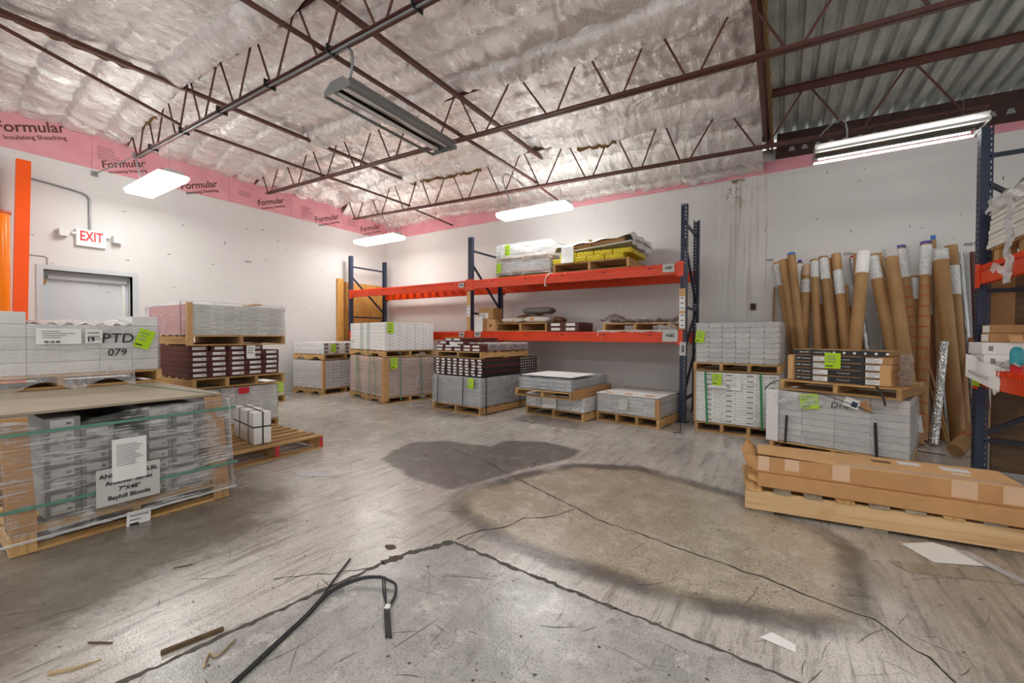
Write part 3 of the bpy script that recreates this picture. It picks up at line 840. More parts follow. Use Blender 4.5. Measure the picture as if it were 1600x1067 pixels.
def strip_light(x, y, z, L, W, rz, label, lit):
    r = thing('strip_light', label, 'ceiling light', (x, y, z), rz)
    b = MB()
    for s in (-1, 1):     # folded hood
        b.bar((-L / 2, s * W * .36, .05), (L / 2, s * W * .36, .05), W * .30, .006, 0, (0, -s * .45, 1))
        b.bar((-L / 2, s * W * .495, .008), (L / 2, s * W * .495, .008), .006, .03)
    b.box(-L / 2, L / 2, -W * .24, W * .24, .078, .10)
    b.build('hood', 'fixture_white' if lit else 'grey_metal', r)
    b = MB()
    for s in (-1, 0, 1): b.prism([(s * W * .3 - .05, .068), (s * W * .3, .04 if s == 0 else .075), (s * W * .3 + .05, .068), (s * W * .3, .077)], (-L / 2 + .02, 0, 0), (0, 1, 0), (0, 0, 1), (1, 0, 0), L - .04)
    b.build('reflector', 'mirror', r)
    for s in (-1, 1):
        MB().prism([(-W / 2, -.005), (W / 2, -.005), (W / 2, .03), (W * .24, .102), (-W * .24, .102), (-W / 2, .03)], (s * L / 2 - .004, 0, 0), (0, 1, 0), (0, 0, 1), (1, 0, 0), .008).build('end_plate', 'grey_metal', r)
        MB().tube([(-L / 2 + .05, s * W * (.18 if not lit else .33), .032), (L / 2 - .05, s * W * (.18 if not lit else .33), .032)], .013, 12).build('tube_lamp', 'tube_lit' if lit else 'plastic_white', r)
        MB().tube([(s * L * .4, 0, .10), (s * L * .4, 0, .45)], .002, 6).build('hanger_wire', 'grey_metal', r)
    return r
strip_light(-3.30, 2.98, 3.33, 1.42, .36, PI / 2 + .02, 'unlit grey strip light with mirrored reflector hanging from the middle of the roof', False)
strip_light(.985, 6.14, 3.32, 1.38, .44, 0., 'lit open two-tube lamp at the upper right in front of the bare deck', True)
# ================================================================== PALLETS, CARTONS, WRAP
def pallet(F, x, y, z, W, D, label, h=.12, axis='y', n=7, notch=False, n_str=3, cat='pallet', ends=None):
    p = F.p(x, y, z)
    r = thing('wooden_pallet', label, cat, p, F.a)
    hs = h - .032
    if axis == 'y':
        L, Wd, mat_s, mat_b = D, W, 'pallet_wood_y', 'pallet_wood_x'
    else:
        L, Wd, mat_s, mat_b = W, D, 'pallet_wood_x', 'pallet_wood_y'
    for k in range(n_str):
        c = .02 + (Wd - .04) * k / (n_str - 1)
        pr = [(0, .016), (L, .016), (L, .016 + hs), (0, .016 + hs)]
        if notch:
            pr = [(0, .016), (L * .16, .016), (L * .18, .016 + hs * .5), (L * .34, .016 + hs * .5), (L * .36, .016), (L * .64, .016), (L * .66, .016 + hs * .5), (L * .82, .016 + hs * .5), (L * .84, .016), (L, .016), (L, .016 + hs), (0, .016 + hs)]
        mb = MB()
        if axis == 'y': mb.prism(pr, (c - .019, 0, 0), (0, 1, 0), (0, 0, 1), (1, 0, 0), .038)
        else: mb.prism(pr, (0, c + .019, 0), (1, 0, 0), (0, 0, 1), (0, -1, 0), .038)
        so = mb.build('stringer', mat_s, r)
        if ends and axis == 'x':
            MB().box(W, W + .0015, c - .019, c + .019, .018, .016 + hs - .002).build('painted_end', 'red_paint', so)
    def boards(m, z0, nm):
        for k in range(m):
            w = min(.095, L / m * .8) * random.uniform(.85, 1.05); c = w / 2 + (L - w) * k / (m - 1)
            mb = MB(); e = random.uniform(-.004, .004)
            if axis == 'y': mb.box(e, W + e, max(0, c - w / 2), min(D, c + w / 2), z0, z0 + .0155)
            else: mb.box(max(0, c - w / 2), min(W, c + w / 2), e, D + e, z0, z0 + .0155)
            mb.build(nm, mat_b, r)
    boards(n, h - .0156, 'deck_board'); boards(3, .0002, 'bottom_board')
    return r

def cartons(F, x0, y0, z0, nx, ny, nz, w, d, h, mats, label, group, name='carton', cat='carton', prints=None, jit=.004, skip=None, side=None, gap=.0016, widths=None):
    """a stack of separate cartons; prints: list of (u0,u1,v0,v1,material) on the end that faces out ('y' front or 'x' right end)"""
    if isinstance(mats, str): mats = [mats]
    cache = {}
    out = []
    for k in range(nz):
        for i in range(nx):
            for j in range(ny):
                if skip and skip(i, j, k): continue
                m = mats[(i * 7 + k * 3 + j) % len(mats)] if len(mats) > 1 else mats[0]
                ww = widths[i] if widths else w
                xx = x0 + (sum(widths[:i]) if widths else i * w)
                front = (side == 'x' and i == nx - 1) or (side != 'x' and j == 0)
                key = (m, round(ww, 4))
                if key not in cache:
                    me = MB().box(0, ww - gap, 0, d - gap, 0, h - gap).mesh(name, m, .0025)
                    pm = []
                    for (u0, u1, v0, v1, pmat) in (prints or []):
                        b = MB(); H = h - gap
                        if side == 'x':
                            X_ = ww - gap + .0007; a0, a1 = u0 * d, u1 * d
                            b.quad((X_, a0, v0 * H), (X_, a1, v0 * H), (X_, a1, v1 * H), (X_, a0, v1 * H))
                        else:
                            a0, a1 = u0 * ww, u1 * ww
                            b.quad((a0, -.0007, v0 * H), (a1, -.0007, v0 * H), (a1, -.0007, v1 * H), (a0, -.0007, v1 * H))
                        pm.append(b.mesh('end_label', pmat))
                    cache[key] = (me, pm)
                me, pm = cache[key]
                jx, jy = random.uniform(-jit, jit), random.uniform(-jit, jit)
                if side == 'x': jy = 0; jx = random.uniform(-jit, 0)
                else: jx = 0; jy = random.uniform(0, jit)
                o = link(name, me, None, F.p(xx + jx + gap / 2, y0 + j * d + jy, z0 + k * h + gap / 2), F.a)
                tag(o, label, cat, group)
                if front:
                    for q in pm: link('end_label', q, o)
                out.append(o)
    return out

def wrap(F, x0, x1, y0, y1, z0, z1, label, mat='film', top=True, amp=.007, off=.009, sag=0., seed=0, step=.03, hump=0.):
    """a closed skirt of stretch film round a load, with an optional top"""
    b = MB(); x0 -= off; x1 += off; y0 -= off; y1 += off
    per = []
    def seg(ax, ay, bx, by, nx_, ny_):
        n = max(3, int(math.hypot(bx - ax, by - ay) / step))
        for k in range(n): per.append((ax + (bx - ax) * k / n, ay + (by - ay) * k / n, nx_, ny_))
    seg(x0, y0, x1, y0, 0, -1); seg(x1, y0, x1, y1, 1, 0); seg(x1, y1, x0, y1, 0, 1); seg(x0, y1, x0, y0, -1, 0)
    per.append(per[0]); nz = max(4, int((z1 - z0) / step)); P = []
    for (px, py, nx_, ny_) in per:
        col = []
        for k in range(nz + 1):
            f = k / nz; z = z0 + (z1 - z0) * f
            a = (vnoise(np.array([px * 5 + py * 5]), np.array([z * 26 + (px - py) * 3]), seed)[0] + .5) * amp
            dip = sag * max(0., vnoise(np.array([px * 2.2 + seed]), np.array([py * 2.2]), seed + 3)[0] + .25) * f ** 3
            col.append((px + nx_ * a, py + ny_ * a, z - dip))
        P.append(col)
    b.grid(P)
    if top:
        nx2 = max(4, int((x1 - x0) / .06)); ny2 = max(4, int((y1 - y0) / .06)); Q = []
        for i in range(nx2 + 1):
            Q.append([])
            for j in range(ny2 + 1):
                x = x0 + (x1 - x0) * i / nx2; y = y0 + (y1 - y0) * j / ny2
                e_ = min(1., 4 * math.sin(PI * i / nx2), 4 * math.sin(PI * j / ny2)); a = e_ * (vnoise(np.array([x * 6]), np.array([y * 6]), seed + 8)[0] + .5) * .022 + hump * math.sin(PI * i / nx2) * math.sin(PI * j / ny2)
                Q[-1].append((x, y, z1 + .002 + a))
        b.grid(Q)
    o = b.build('stretch_wrap', mat, None, F.o, F.a)
    return tag(o, label, 'stretch wrap')

def band(F, axis, at, lo, hi, z0, z1, w, mat, label, off=.014, cat='strap', tilt=0., grp=None):
    """a strap running once round a load"""
    b = MB(); t_ = .0016
    if axis == 'x':     # loop in the y-z plane at x = at
        c = [(at, lo - off, z0), (at + tilt, lo - off, z1 + off), (at + tilt, hi + off, z1 + off), (at, hi + off, z0)]
        up = (1, 0, 0)
    elif axis == 'y':
        c = [(lo - off, at, z0), (lo - off, at + tilt, z1 + off), (hi + off, at + tilt, z1 + off), (hi + off, at, z0)]
        up = (0, 1, 0)
    for p, q in zip(c, c[1:] + c[:1]): b.bar(p, q, t_, w, 0, up)
    o = b.build('strap', mat, None, F.o, F.a)
    return tag(o, label, cat, grp)
def hband(F, x0, x1, y0, y1, z, w, mat, label, off=.016):
    b = MB(); c = [(x0 - off, y0 - off, z), (x1 + off, y0 - off, z), (x1 + off, y1 + off, z), (x0 - off, y1 + off, z)]
    for p, q in zip(c, c[1:] + c[:1]): b.bar(p, q, .0016, w)
    return tag(b.build('strap', mat, None, F.o, F.a), label, 'strap')

def note(F, x, z, w, h, mat, label, y=-.026, tilt=0., lines=6, face='y', name='paper_note', cat='paper note', curl=0., inkm='grey_ink'):
    """a sheet of paper on the front (or right end) of a load"""
    yaw = F.a if face == 'y' else F.a + PI / 2
    p = F.p(x, y, z) if face == 'y' else F.p(y, x, z)
    n = 8; P = []
    for i in range(n + 1):
        u = -w / 2 + w * i / n; P.append([])
        for j in range(n + 1):
            v = -h / 2 + h * j / n
            P[-1].append((u, -curl * (abs(v) / h * 2) ** 2 * (1 if v < 0 else .2) + .0015 * math.sin(u * 40), v))
    b = MB(); b.grid(P)
    o = b.build(name, mat, None, p, 0); o.rotation_euler = (Matrix.Rotation(yaw, 3, 'Z') @ Matrix.Rotation(tilt, 3, 'Y')).to_euler()
    tag(o, label, cat)
    if lines:
        inklines(-w * .38, w * .4, -h * .15, h * .38, lines, y=-.004, th=.3).build('printed_lines', inkm, o)
    return o
def lime(F, x, z, w, h, label, **k):
    o = note(F, x, z, w, h, 'lime', label, lines=3, name='stock_tag', cat='stock tag', **k)
    MB().quad((-w * .42, -.004, -h * .38), (w * .02, -.004, -h * .38), (w * .02, -.004, -h * .31), (-w * .42, -.004, -h * .31)).build('printed_lines', 'ink', o)
    return o
def corner_board(F, x, y, z0, z1, sx, sy, mat, label, w=.07, t_=.006, name='corner_board'):
    b = MB(); ax, bx = sorted((x, x + sx * w)); ay, by = sorted((y, y + sy * t_))
    b.box(ax, bx, ay, by, z0, z1)
    ax, bx = sorted((x, x + sx * t_)); ay, by = sorted((y + sy * t_, y + sy * w)); b.box(ax, bx, ay, by, z0, z1)
    return tag(b.build(name, mat, None, F.o, F.a), label, 'corner board')
END = [(.12, .62, .2, .8, 'paper')]

# ---- front left crate of plank cartons
simple('sheet_tan', '#a89a86', .7, var=.1, nscale=4)
simple('wrap_grey', '#8e8e8d', .5, var=.15, objvar=.2)
F = Frame(-3.46, .42, 90)
pallet(F, 0, 0, 0, 1.06, 2.3, 'low wooden pallet under the large film-wrapped crate at the front left', n=9)
cartons(F, .15, .115, .125, 5, 1, 8, .152, 2.1, .073, 'wrap_grey', 'grey plank carton inside the film-wrapped front left crate', 'cartons in the front left crate', prints=[(.15, .8, .22, .85, 'paper_grey'), (.58, .72, .4, .6, 'grey_ink')], jit=.008, skip=lambda i, j, k: (i, k) in ((1, 7), (2, 7), (2, 6)), name='grey_carton')
for x, lab in ((0., 'left'), (.955, 'right')):
    r = thing('corner_post', 'wide wood-coloured corner post on the %s front edge of the front left crate' % lab, 'corner post', F.p(x, 0, .122), F.a)
    MB().hexa([(0, 0.002, 0), (.105, .002, 0), (.105, .022, 0), (0, .022, 0), (-.03, .03, .625), (.075, .03, .625), (.075, .05, .625), (-.03, .05, .625)]).build('face_board', 'kraft', r)
    s = 0. if lab == 'left' else .085
    MB().hexa([(s, .024, 0), (s + .02, .024, 0), (s + .02, .11, 0), (s, .11, 0), (s - .03, .052, .625), (s - .01, .052, .625), (s - .01, .13, .625), (s - .03, .13, .625)]).build('return_board', 'kraft_dark', r)
    MB().box(0.004, .10, -.0055, -.0015, -.118, -.004).build('block', 'pallet_wood_z', r)
# film front: a sheet that leans in and dips at the top left
P = []
for i in range(61):
    x = -.035 + 1.13 * i / 60; P.append([])
    top = .735 - .075 * math.exp(-((x - .21) / .09) ** 2) - .03 * math.exp(-((x - .36) / .16) ** 2)
    for j in range(41):
        f = j / 40; z = .085 + (top - .085) * f
        a = (vnoise(np.array([x * 5.]), np.array([z * 34 + x * 2]), 3)[0]) * .012 + (vnoise(np.array([x * 14.]), np.array([z * 14]), 5)[0]) * .006
        lean = .035 * (z - .1) / .6
        P[-1].append((x - .03 * f, -.022 + lean - a, z))
b = MB(); b.grid(P)
P = [[(1.09 - .03 * j / 8, -.02 + 2.3 * i / 20, .085 + .65 * j / 8) for j in range(9)] for i in range(21)]; b.grid(P)
tag(b.build('stretch_wrap', 'film_clear', None, F.o, F.a), 'shiny clear stretch film over the front left crate', 'stretch wrap')
b = MB(); Q = []
for i in range(61):
    x = -.035 + 1.13 * i / 60; Q.append([(x, -.034 + .0015 * math.sin(i), .085), (x, -.040, .075 + .008 * math.sin(i * .5)), (x, -.028, .066)])
b.grid(Q); tag(b.build('film_hem', 'film_white', None, F.o, F.a), 'rolled lower hem of the film on the front left crate', 'stretch wrap')
for k, (y0, y1) in enumerate(((.10, .50), (.505, .86), (.865, 1.6), (1.605, 2.3))):
    o = MB().box(-.03, 1.06, y0, y1, .748 + .002 * (k % 2), .764).build('cover_board', 'sheet_tan', None, F.o, F.a, bevel=.001)
    tag(o, ('pale front cover board on top of the front left crate', 'second pale cover board on top of the front left crate', 'rear pale cover board under the white carton load', 'pale cover board hidden deep under the white carton load')[k], 'board')
for z, lab in ((.66, 'upper'), (.255, 'lower')):
    b = MB(); yy = -.036 + .035 * (z - .1) / .6
    for k in range(20): b.quad((-.05 + 1.16 * k / 20, yy + .002 * math.sin(k * 2), z - .009), (-.05 + 1.16 * (k + 1) / 20, yy + .002 * math.sin(k * 2 + 2), z - .009), (-.05 + 1.16 * (k + 1) / 20, yy + .002 * math.sin(k * 2 + 2), z + .009), (-.05 + 1.16 * k / 20, yy + .002 * math.sin(k * 2), z + .009))
    tag(b.build('strap', 'teal_strap', None, F.o, F.a), '%s flat green strap across the front of the front left crate' % lab, 'strap')
o = MB().bar((.99, .09, .768), (.86, 1.3, .768), .014, .0016).build('strap', 'teal_strap', None, F.o, F.a)
tag(o, 'thin green strap over the top boards of the front left crate', 'strap')
o = note(F, .485, .275, .305, .225, 'paper_grey', 'white paper sign reading Bayhill Blonde on the front left crate', y=-.034, lines=0, name='paper_sign', cat='paper sign')
for s, sz, z, x in (('AND', .036, .068, -.10), ('LLBL', .036, .068, .105), ('Andover Series', .036, .022, .0), ('7"X48"', .036, -.024, .0), ('Bayhill Blonde', .036, -.07, .0)):
    text('lettering', s, sz, 'ink', o, (x, -.004, z), FRONT, bold=.0006)
o = note(F, .485, .43, .165, .26, 'paper', 'white packing list taped above the Bayhill Blonde sign', y=-.042, lines=11)
o = note(F, .53, .035, .12, .10, 'paper', 'small white shipping tag hanging at the foot of the front left crate', y=-.03, lines=2, tilt=.05, name='shipping_tag', cat='shipping tag')
MB().quad((-.045, -.004, -.035), (.0, -.004, -.035), (.0, -.004, -.022), (-.045, -.004, -.022)).build('printed_lines', 'ink', o)

# ---- white carton load on top of it
F = Frame(-4.85, .22, 90)
pallet(F, 0, 0, .767, 1.30, 1.15, 'dark wooden pallet under the white carton load with handwriting', h=.115)
WD = (.45, .41, .21, .185)
cartons(F, 0.02, .01, .884, 4, 1, 4, 0, 1.1, .098, 'white_board', 'white carton in the front left load with black handwriting', 'cartons under the handwriting', widths=WD, jit=.003, name='white_carton')
cartons(F, 0.02, .01, 1.277, 1, 1, 1, .45, .5, .095, 'white_board', 'single white carton on the far left of the handwritten load', None, jit=.0, name='white_carton')
cartons(F, 1.09, .01, 1.277, 1, 1, 1, .185, .5, .085, 'white_board', 'single white carton on top of the right end of the handwritten load', None, jit=0, name='white_carton')
wrap(F, .02, 1.275, .01, 1.11, .884, 1.285, 'clear film round the white carton load with handwriting', 'film', amp=.006, seed=4, top=False)
b = MB(); P = []
for i in range(24):
    x = .48 + .60 * i / 23; P.append([(x, .0 + .9 * j / 12, 1.285 + .055 * math.sin(PI * j / 12) * (.35 + .65 * i / 23) + .012 * math.sin(i * 1.7 + j)) for j in range(13)])
b.grid(P); tag(b.build('plastic_sheet', 'film_white', None, F.o, F.a), 'crumpled white plastic over the top of the handwritten load', 'plastic sheet')
b = MB(); P = []
for i in range(30):
    x = -.1 + 1.2 * i / 29; P.append([(x, -.015 - .012 * j + .01 * math.sin(i * 1.3 + j), .90 - .035 * j * (1 + .35 * math.sin(i * .7))) for j in range(4)])
b.grid(P); tag(b.build('plastic_sheet', 'film_loose', None, F.o, F.a), 'loose crumpled film hanging over the pallet under the handwritten load', 'plastic sheet')
lime(F, 1.17, 1.16, .115, .17, 'lime green tag stuck askew on the handwritten carton load', tilt=.35, y=-.012)
o = note(F, .84, 1.185, .105, .115, 'paper', 'square white label reading 19 PCS on the handwritten load', lines=2, y=-.012, name='carton_label', cat='label')
text('lettering', '19', .05, 'ink', o, (-.02, -.004, -.028), FRONT, bold=.002); text('lettering', 'PCS', .022, 'grey_ink', o, (.03, -.004, -.025), FRONT)
o = note(F, .64, 1.185, .25, .125, 'paper', 'long white shipping label left of the 19 PCS label', lines=4, y=-.012, name='carton_label', cat='label')
text('lettering', '43 16 44', .024, 'ink', o, (-.04, -.004, -.045), FRONT, bold=.001)
o = tag(link('handwriting', text_mesh('PTD', .115, 'ink', shear=.1, bold=.0005), None, F.p(.99, -.011, 1.165), 0, (PI / 2, 0, F.a)), 'black handwritten letters on the white cartons at the front left', 'handwriting')
o = tag(link('handwriting', text_mesh('079', .085, 'ink', shear=.1, bold=.0005), None, F.p(.985, -.011, 1.045), 0, (PI / 2, 0, F.a)), 'black handwritten number under the letters on the front left load', 'handwriting')

# ---- three-high stack behind
F = Frame(-5.52, 1.97, 90)
pallet(F, 0, 0, 0, .98, 1.25, 'bottom pallet of the three-high stack left of the empty pallet')
cartons(F, .0, .02, .125, 4, 1, 7, .243, 1.15, .063, 'white_board', 'white carton in the lowest layer of the three-high stack', 'lowest cartons of the three-high stack', prints=[(.3, .7, .3, .6, 'paper_grey')], jit=.006, name='white_carton')
wrap(F, 0, .972, .02, 1.17, .123, .57, 'clear film round the lowest white layer of the three-high stack', 'film', top=False, seed=9)
pallet(F, .02, -.03, .583, 1.03, 1.25, 'middle pallet of the three-high stack, under the maroon cartons', n_str=4)
cartons(F, .0, .0, .706, 5, 1, 6, .198, 1.2, .061, 'maroon', 'maroon carton with white end label in the three-high stack', 'maroon cartons of the three-high stack', prints=[(.2, .85, .25, .78, 'paper'), (.6, .8, .38, .62, 'grey_ink')], jit=.03, skip=lambda i, j, k: (i, k) in ((4, 5), (1, 5)), name='maroon_carton')
cartons(F, .22, .0, .706 + 5 * .061, 1, 1, 1, .16, 1.2, .061, 'maroon', 'maroon carton set askew on the second column of the maroon layer', None, jit=.02, prints=[(.2, .85, .25, .78, 'paper')], name='maroon_carton')
pallet(F, .0, -.02, 1.074, 1.06, 1.25, 'top pallet of the three-high stack, under the white and pink cartons', notch=False, n_str=3)
cartons(F, .01, .0, 1.197, 4, 1, 6, .258, 1.2, .058, ['white_board'], 'white carton in the film-wrapped top layer of the three-high stack', 'top cartons of the three-high stack', jit=.006, prints=[(.35, .75, .3, .65, 'paper_grey')], name='white_carton')
o = MB().box(.0, .006, .08, 1.15, 1.2, 1.54).build('pink_panel', 'pink_board', None, F.o + F.R @ Vector((-.007, 0, 0)), F.a)
tag(o, 'pink printed side panel on the left of the three-high top layer', 'panel')
wrap(F, -.01, 1.05, -.0, 1.21, 1.197, 1.555, 'wrinkled clear film over the top layer of the three-high stack', 'film', amp=.014, seed=12, hump=.03)
corner_board(F, -.02, -.022, 1.08, 1.56, 1, 1, 'kraft_light', 'tan corner board on the left front edge of the three-high top layer', w=.05)
band(F, 'y', .10, -.012, 1.055, 1.178, 1.552, .012, 'black_strap', 'black strap down the side of the three-high top layer', off=.028)
o = note(F, .62, .99, .10, .16, 'paper', 'white paper sheet hanging over the maroon cartons of the three-high stack', y=-.05, lines=3, curl=.01)
note(F, .55, .525, .12, .075, 'red_ink', 'small red label on the lowest layer of the three-high stack', y=-.03, lines=0, name='red_label', cat='label')
band(F, 'x', .30, .0, 1.19, .1215, .556, .016, 'teal_strap', 'vertical green strap on the lowest layer of the three-high stack', off=.02)
o = MB().box(.78, .88, .2, .5, 1.575, 1.60).build('flat_carton', 'kraft_light', None, F.o, F.a)
for k in range(3):
    o2 = MB().box(.56 + .02 * k, .74, -.012, .06, 1.1, 1.13)
tag(o, 'flat carton lying on top of the three-high stack', 'carton')

# ---- small tagged carton stack half hidden behind
F = Frame(-7.5, 3.08, 90)
pallet(F, 0, 0, 0, 1.05, .95, 'small pallet half hidden behind the three-high stack')
cartons(F, .02, .01, .125, 2, 1, 3, .505, .9, .08, 'white_board', 'white carton half hidden behind the three-high stack', 'cartons behind the three-high stack', jit=.003, name='white_carton')
for k in range(4):
    note(F, .93, .335 - k * .05, .17, .034, 'lime' if k < 4 else 'paper', 'lime strip label on the carton behind the three-high stack, %s from the top' % ('first', 'second', 'third', 'fourth')[k], y=-.012, lines=0, name='stock_tag', cat='stock tag')

# ---- empty pallet with strapped white carton
F = Frame(-5.42, 1.70, 0)
pallet(F, 0, 0, 0, 1.32, .96, 'empty wooden pallet with red-painted stringer ends beside the front left crate', h=.14, axis='x', n=9, ends=True)
r = thing('strapped_carton', 'white carton bound with black straps standing on the empty pallet', 'carton', (-4.86, 2.13, .1415), rad(-9))
MB().box(0, .62, 0, .155, 0, .31).build('box', 'bright_board', r, bevel=.006)
for x in (.20, .47): 
    b = MB()
    for p, q in (((x, -.003, 0), (x, -.003, .313)), ((x, -.003, .313), (x, .158, .313)), ((x, .158, .313), (x, .158, 0))): b.bar(p, q, .0016, .014, 0, (1, 0, 0))
    b.build('strap', 'black_strap', r)
b = MB()
for p, q in (((-.003, -.003, .17), (.623, -.003, .17)), ((.623, -.003, .17), (.623, .158, .17))): b.bar(p, q, .0016, .013)
b.build('strap', 'black_strap', r)
b = MB()
for p, q in (((.623, .08, 0), (.623, .08, .313)), ((.623, .08, .315), (0, .08, .315))): b.bar(p, q, .0016, .013, 0, (0, 1, 0))
b.build('strap', 'black_strap', r)

# ---- corner stack by the left wall
F = Frame(-8.56, 4.87, 6)
pallet(F, 0, 0, 0, .94, 1.1, 'notched pallet at the bottom of the corner stack by the left wall', axis='x', notch=True)
cartons(F, .01, .01, .125, 1, 5, 9, 0.92, .216, .062, 'grey_board', 'grey carton in the lower half of the corner stack', 'lower cartons of the corner stack', side='x', prints=[(.12, .45, .25, .7, 'paper'), (.58, .9, .25, .7, 'paper')], jit=.004, name='grey_carton')
b = MB()
for x in (.36, .74):
    for k in range(9): b.quad((x, -.004, .14 + k * .062), (x + .05, -.004, .14 + k * .062), (x + .05, -.004, .165 + k * .062), (x, -.004, .165 + k * .062))
wrap(F, .01, .93, .01, 1.09, .124, .68, 'thin film round the lower half of the corner stack', 'film', seed=21, top=False)
corner_board(F, .952, -.02, .10, .69, -1, 1, 'kraft', 'brown corner board on the near edge of the corner stack', w=.05)
pallet(F, .02, 0, .70, .92, 1.1, 'upper pallet of the corner stack by the left wall', axis='x', notch=True, h=.11)
cartons(F, .03, .01, .814, 1, 4, 3, .90, .26, .075, ['white_board'], 'white carton with maroon end print on top of the corner stack', 'upper cartons of the corner stack', side='x', prints=[(.05, .40, .15, .85, 'maroon'), (.45, .95, .2, .8, 'paper')], jit=.004, name='maroon_carton')
wrap(F, .03, .93, .01, 1.05, .813, 1.045, 'loose film round the top of the corner stack', 'film', seed=23, amp=.012)
lime(F, .22, .93, .12, .16, 'lime green tag on the corner stack by the left wall', face='x', y=.955)

# ---- tall brown film-wrapped stack with white cartons on top
F = Frame(-7.22, 5.27, -14.2)
pallet(F, 0, 0, 0, 1.5, 1.0, 'bottom pallet of the green-strapped brown stack in front of the rack', h=.11, axis='x', notch=True)
cartons(F, .01, .01, .114, 1, 5, 11, 1.475, .196, .0635, 'mauve_kraft', 'long brown carton in the green-strapped stack', 'brown cartons under the white ones', side='x', prints=None, jit=.006, name='brown_carton')
wrap(F, .01, 1.49, .01, .99, .113, .80, 'wrinkled clear film round the brown green-strapped stack', 'film', seed=31, amp=.016, top=False, sag=.10)
corner_board(F, 1.524, -.024, .05, .80, -1, 1, 'kraft', 'tan corner board on the near edge of the brown green-strapped stack', w=.09)
for (xa, xb), lab in zip(((.34, .42), (.52, .42), (.92, 1.0), (1.22, 1.18)), ('first', 'second', 'third', 'fourth')):
    o = MB().bar((xa, -.040, .03), (xb, -.040, .86), .0016, .02, 0, (1, 0, 0)).bar((xb, -.040, .86), (xb, -.005, .86), .0016, .02, 0, (1, 0, 0)).build('strap', 'green_strap', None, F.o, F.a)
    tag(o, '%s green strap from the left on the brown film-wrapped stack' % lab, 'strap')
for ya, lab in ((.3, 'near'), (.72, 'far')):
    o = MB().bar((1.525, ya, .05), (1.525, ya - .02, .86), .0016, .02, 0, (0, 1, 0)).build('strap', 'teal_strap', None, F.o, F.a)
    tag(o, '%s green strap on the right side of the brown film-wrapped stack' % lab, 'strap')
lime(F, .16, .71, .13, .19, 'lime green tag on the brown film-wrapped stack', face='x', y=1.535)
pallet(F, .0, .0, .818, 1.5, 1.0, 'upper pallet between the brown stack and its white cartons', h=.11, axis='x', notch=True)
cartons(F, .02, .01, .932, 1, 6, 8, 1.47, .163, .062, 'bright_board', 'long white carton in the tidy load on top of the brown stack', 'white cartons on the brown stack', side='x', prints=[(.15, .75, .3, .75, 'paper'), (.5, .7, .4, .6, 'grey_ink')], jit=.003, name='white_carton')
for x in (.52, .60, .80, .88):
    o = MB().bar((x, -.004, .83), (x, -.004, 1.43), .0014, .014, 0, (1, 0, 0)).build('strap', 'teal_strap', None, F.o, F.a)
    tag(o, 'pale green strap over the front of the white cartons on the brown stack', 'strap', 'pale straps on the white cartons')
lime(F, .11, 1.33, .12, .19, 'lime green tag on the white cartons above the brown stack', face='x', y=1.50)
note(F, .1, 1.36, .10, .09, 'paper', 'upper small printed label on the left end of the white cartons over the brown stack', y=-.008, lines=3)
note(F, .1, 1.09, .10, .09, 'paper', 'lower small printed label on the left end of the white cartons over the brown stack', y=-.008, lines=3)

# ---- dark carton stack
F = Frame(-4.82, 5.09, -5)
pallet(F, 0, 0, 0, 1.06, 1.5, 'bottom pallet of the silver-wrapped dark carton stack', h=.12)
cartons(F, .01, .01, .125, 6, 1, 6, .173, 1.45, .073, 'silver_carton', 'silver-grey carton in the wrapped lower half of the dark stack', 'silver cartons of the dark stack', jit=.006, name='silver_carton')
wrap(F, .01, 1.05, .01, 1.46, .123, .565, 'silvery film round the lower half of the dark carton stack', 'film_thick', seed=41, amp=.018, top=False)
cartons(F, .0, .02, .577, 8, 1, 6, .132, 1.45, .0445, ['maroon', 'dark_carton'], 'dark narrow carton with white end label in the dark stack', 'dark cartons', prints=[(.35, .9, .2, .8, 'paper')], jit=.02, name='dark_carton')
b = MB()
for k in range(6):
    for j in range(7): b.quad((1.0572 + .002, 1.0 + j * .065, .588 + k * .0445), (1.0592, 1.035 + j * .065, .588 + k * .0445), (1.0592, 1.035 + j * .065, .612 + k * .0445), (1.0592, 1.0 + j * .065, .612 + k * .0445))
o = b.build('print_sheet', 'paper_grey', None, F.o, F.a); tag(o, 'rows of pale printed squares on the right side of the dark carton stack', 'printed labels', kind='stuff')
for x, lab in ((.16, 'left'), (.72, 'right')):
    o = MB().bar((x, -.044, .10), (x + .02, -.044, .565), .0016, .018, 0, (1, 0, 0)).build('strap', 'black_strap', None, F.o, F.a)
    tag(o, '%s black strap down the front of the silver-wrapped dark stack' % lab, 'strap')
for y, lab in ((.10, 'near'), (.95, 'far')):
    o = MB().bar((1.088, y, .02), (1.088, y, .842), .0016, .018, 0, (0, 1, 0)).build('strap', 'black_strap', None, F.o, F.a)
    tag(o, '%s black strap down the right side of the dark stack' % lab, 'strap')
MBx = MB().box(1.072, 1.08, .05, 1.3, .02, .11).build('side_board', 'kraft', None, F.o, F.a); tag(MBx, 'tan card strip along the foot of the dark stack right side', 'card strip')
lime(F, .90, .48, .115, .15, 'lime green tag on the silver film of the dark stack', y=-.048)
pallet(F, .03, .05, .846, 1.0, 1.2, 'upper pallet of the dark stack, under the loose maroon cartons', h=.105, n_str=3)
cartons(F, .0, .06, .953, 5, 1, 2, .200, 1.15, .052, 'maroon', 'maroon carton with white end label in the lowest rows above the dark stack', 'lower loose maroon cartons', prints=[(.12, .8, .22, .8, 'paper')], jit=.03, name='maroon_carton')
cartons(F, .05, .08, 1.058, 3, 1, 1, .19, 1.0, .052, 'maroon', 'maroon carton in the third row above the dark stack', 'third row maroon cartons', prints=[(.12, .8, .22, .8, 'paper')], jit=.04, name='maroon_carton')
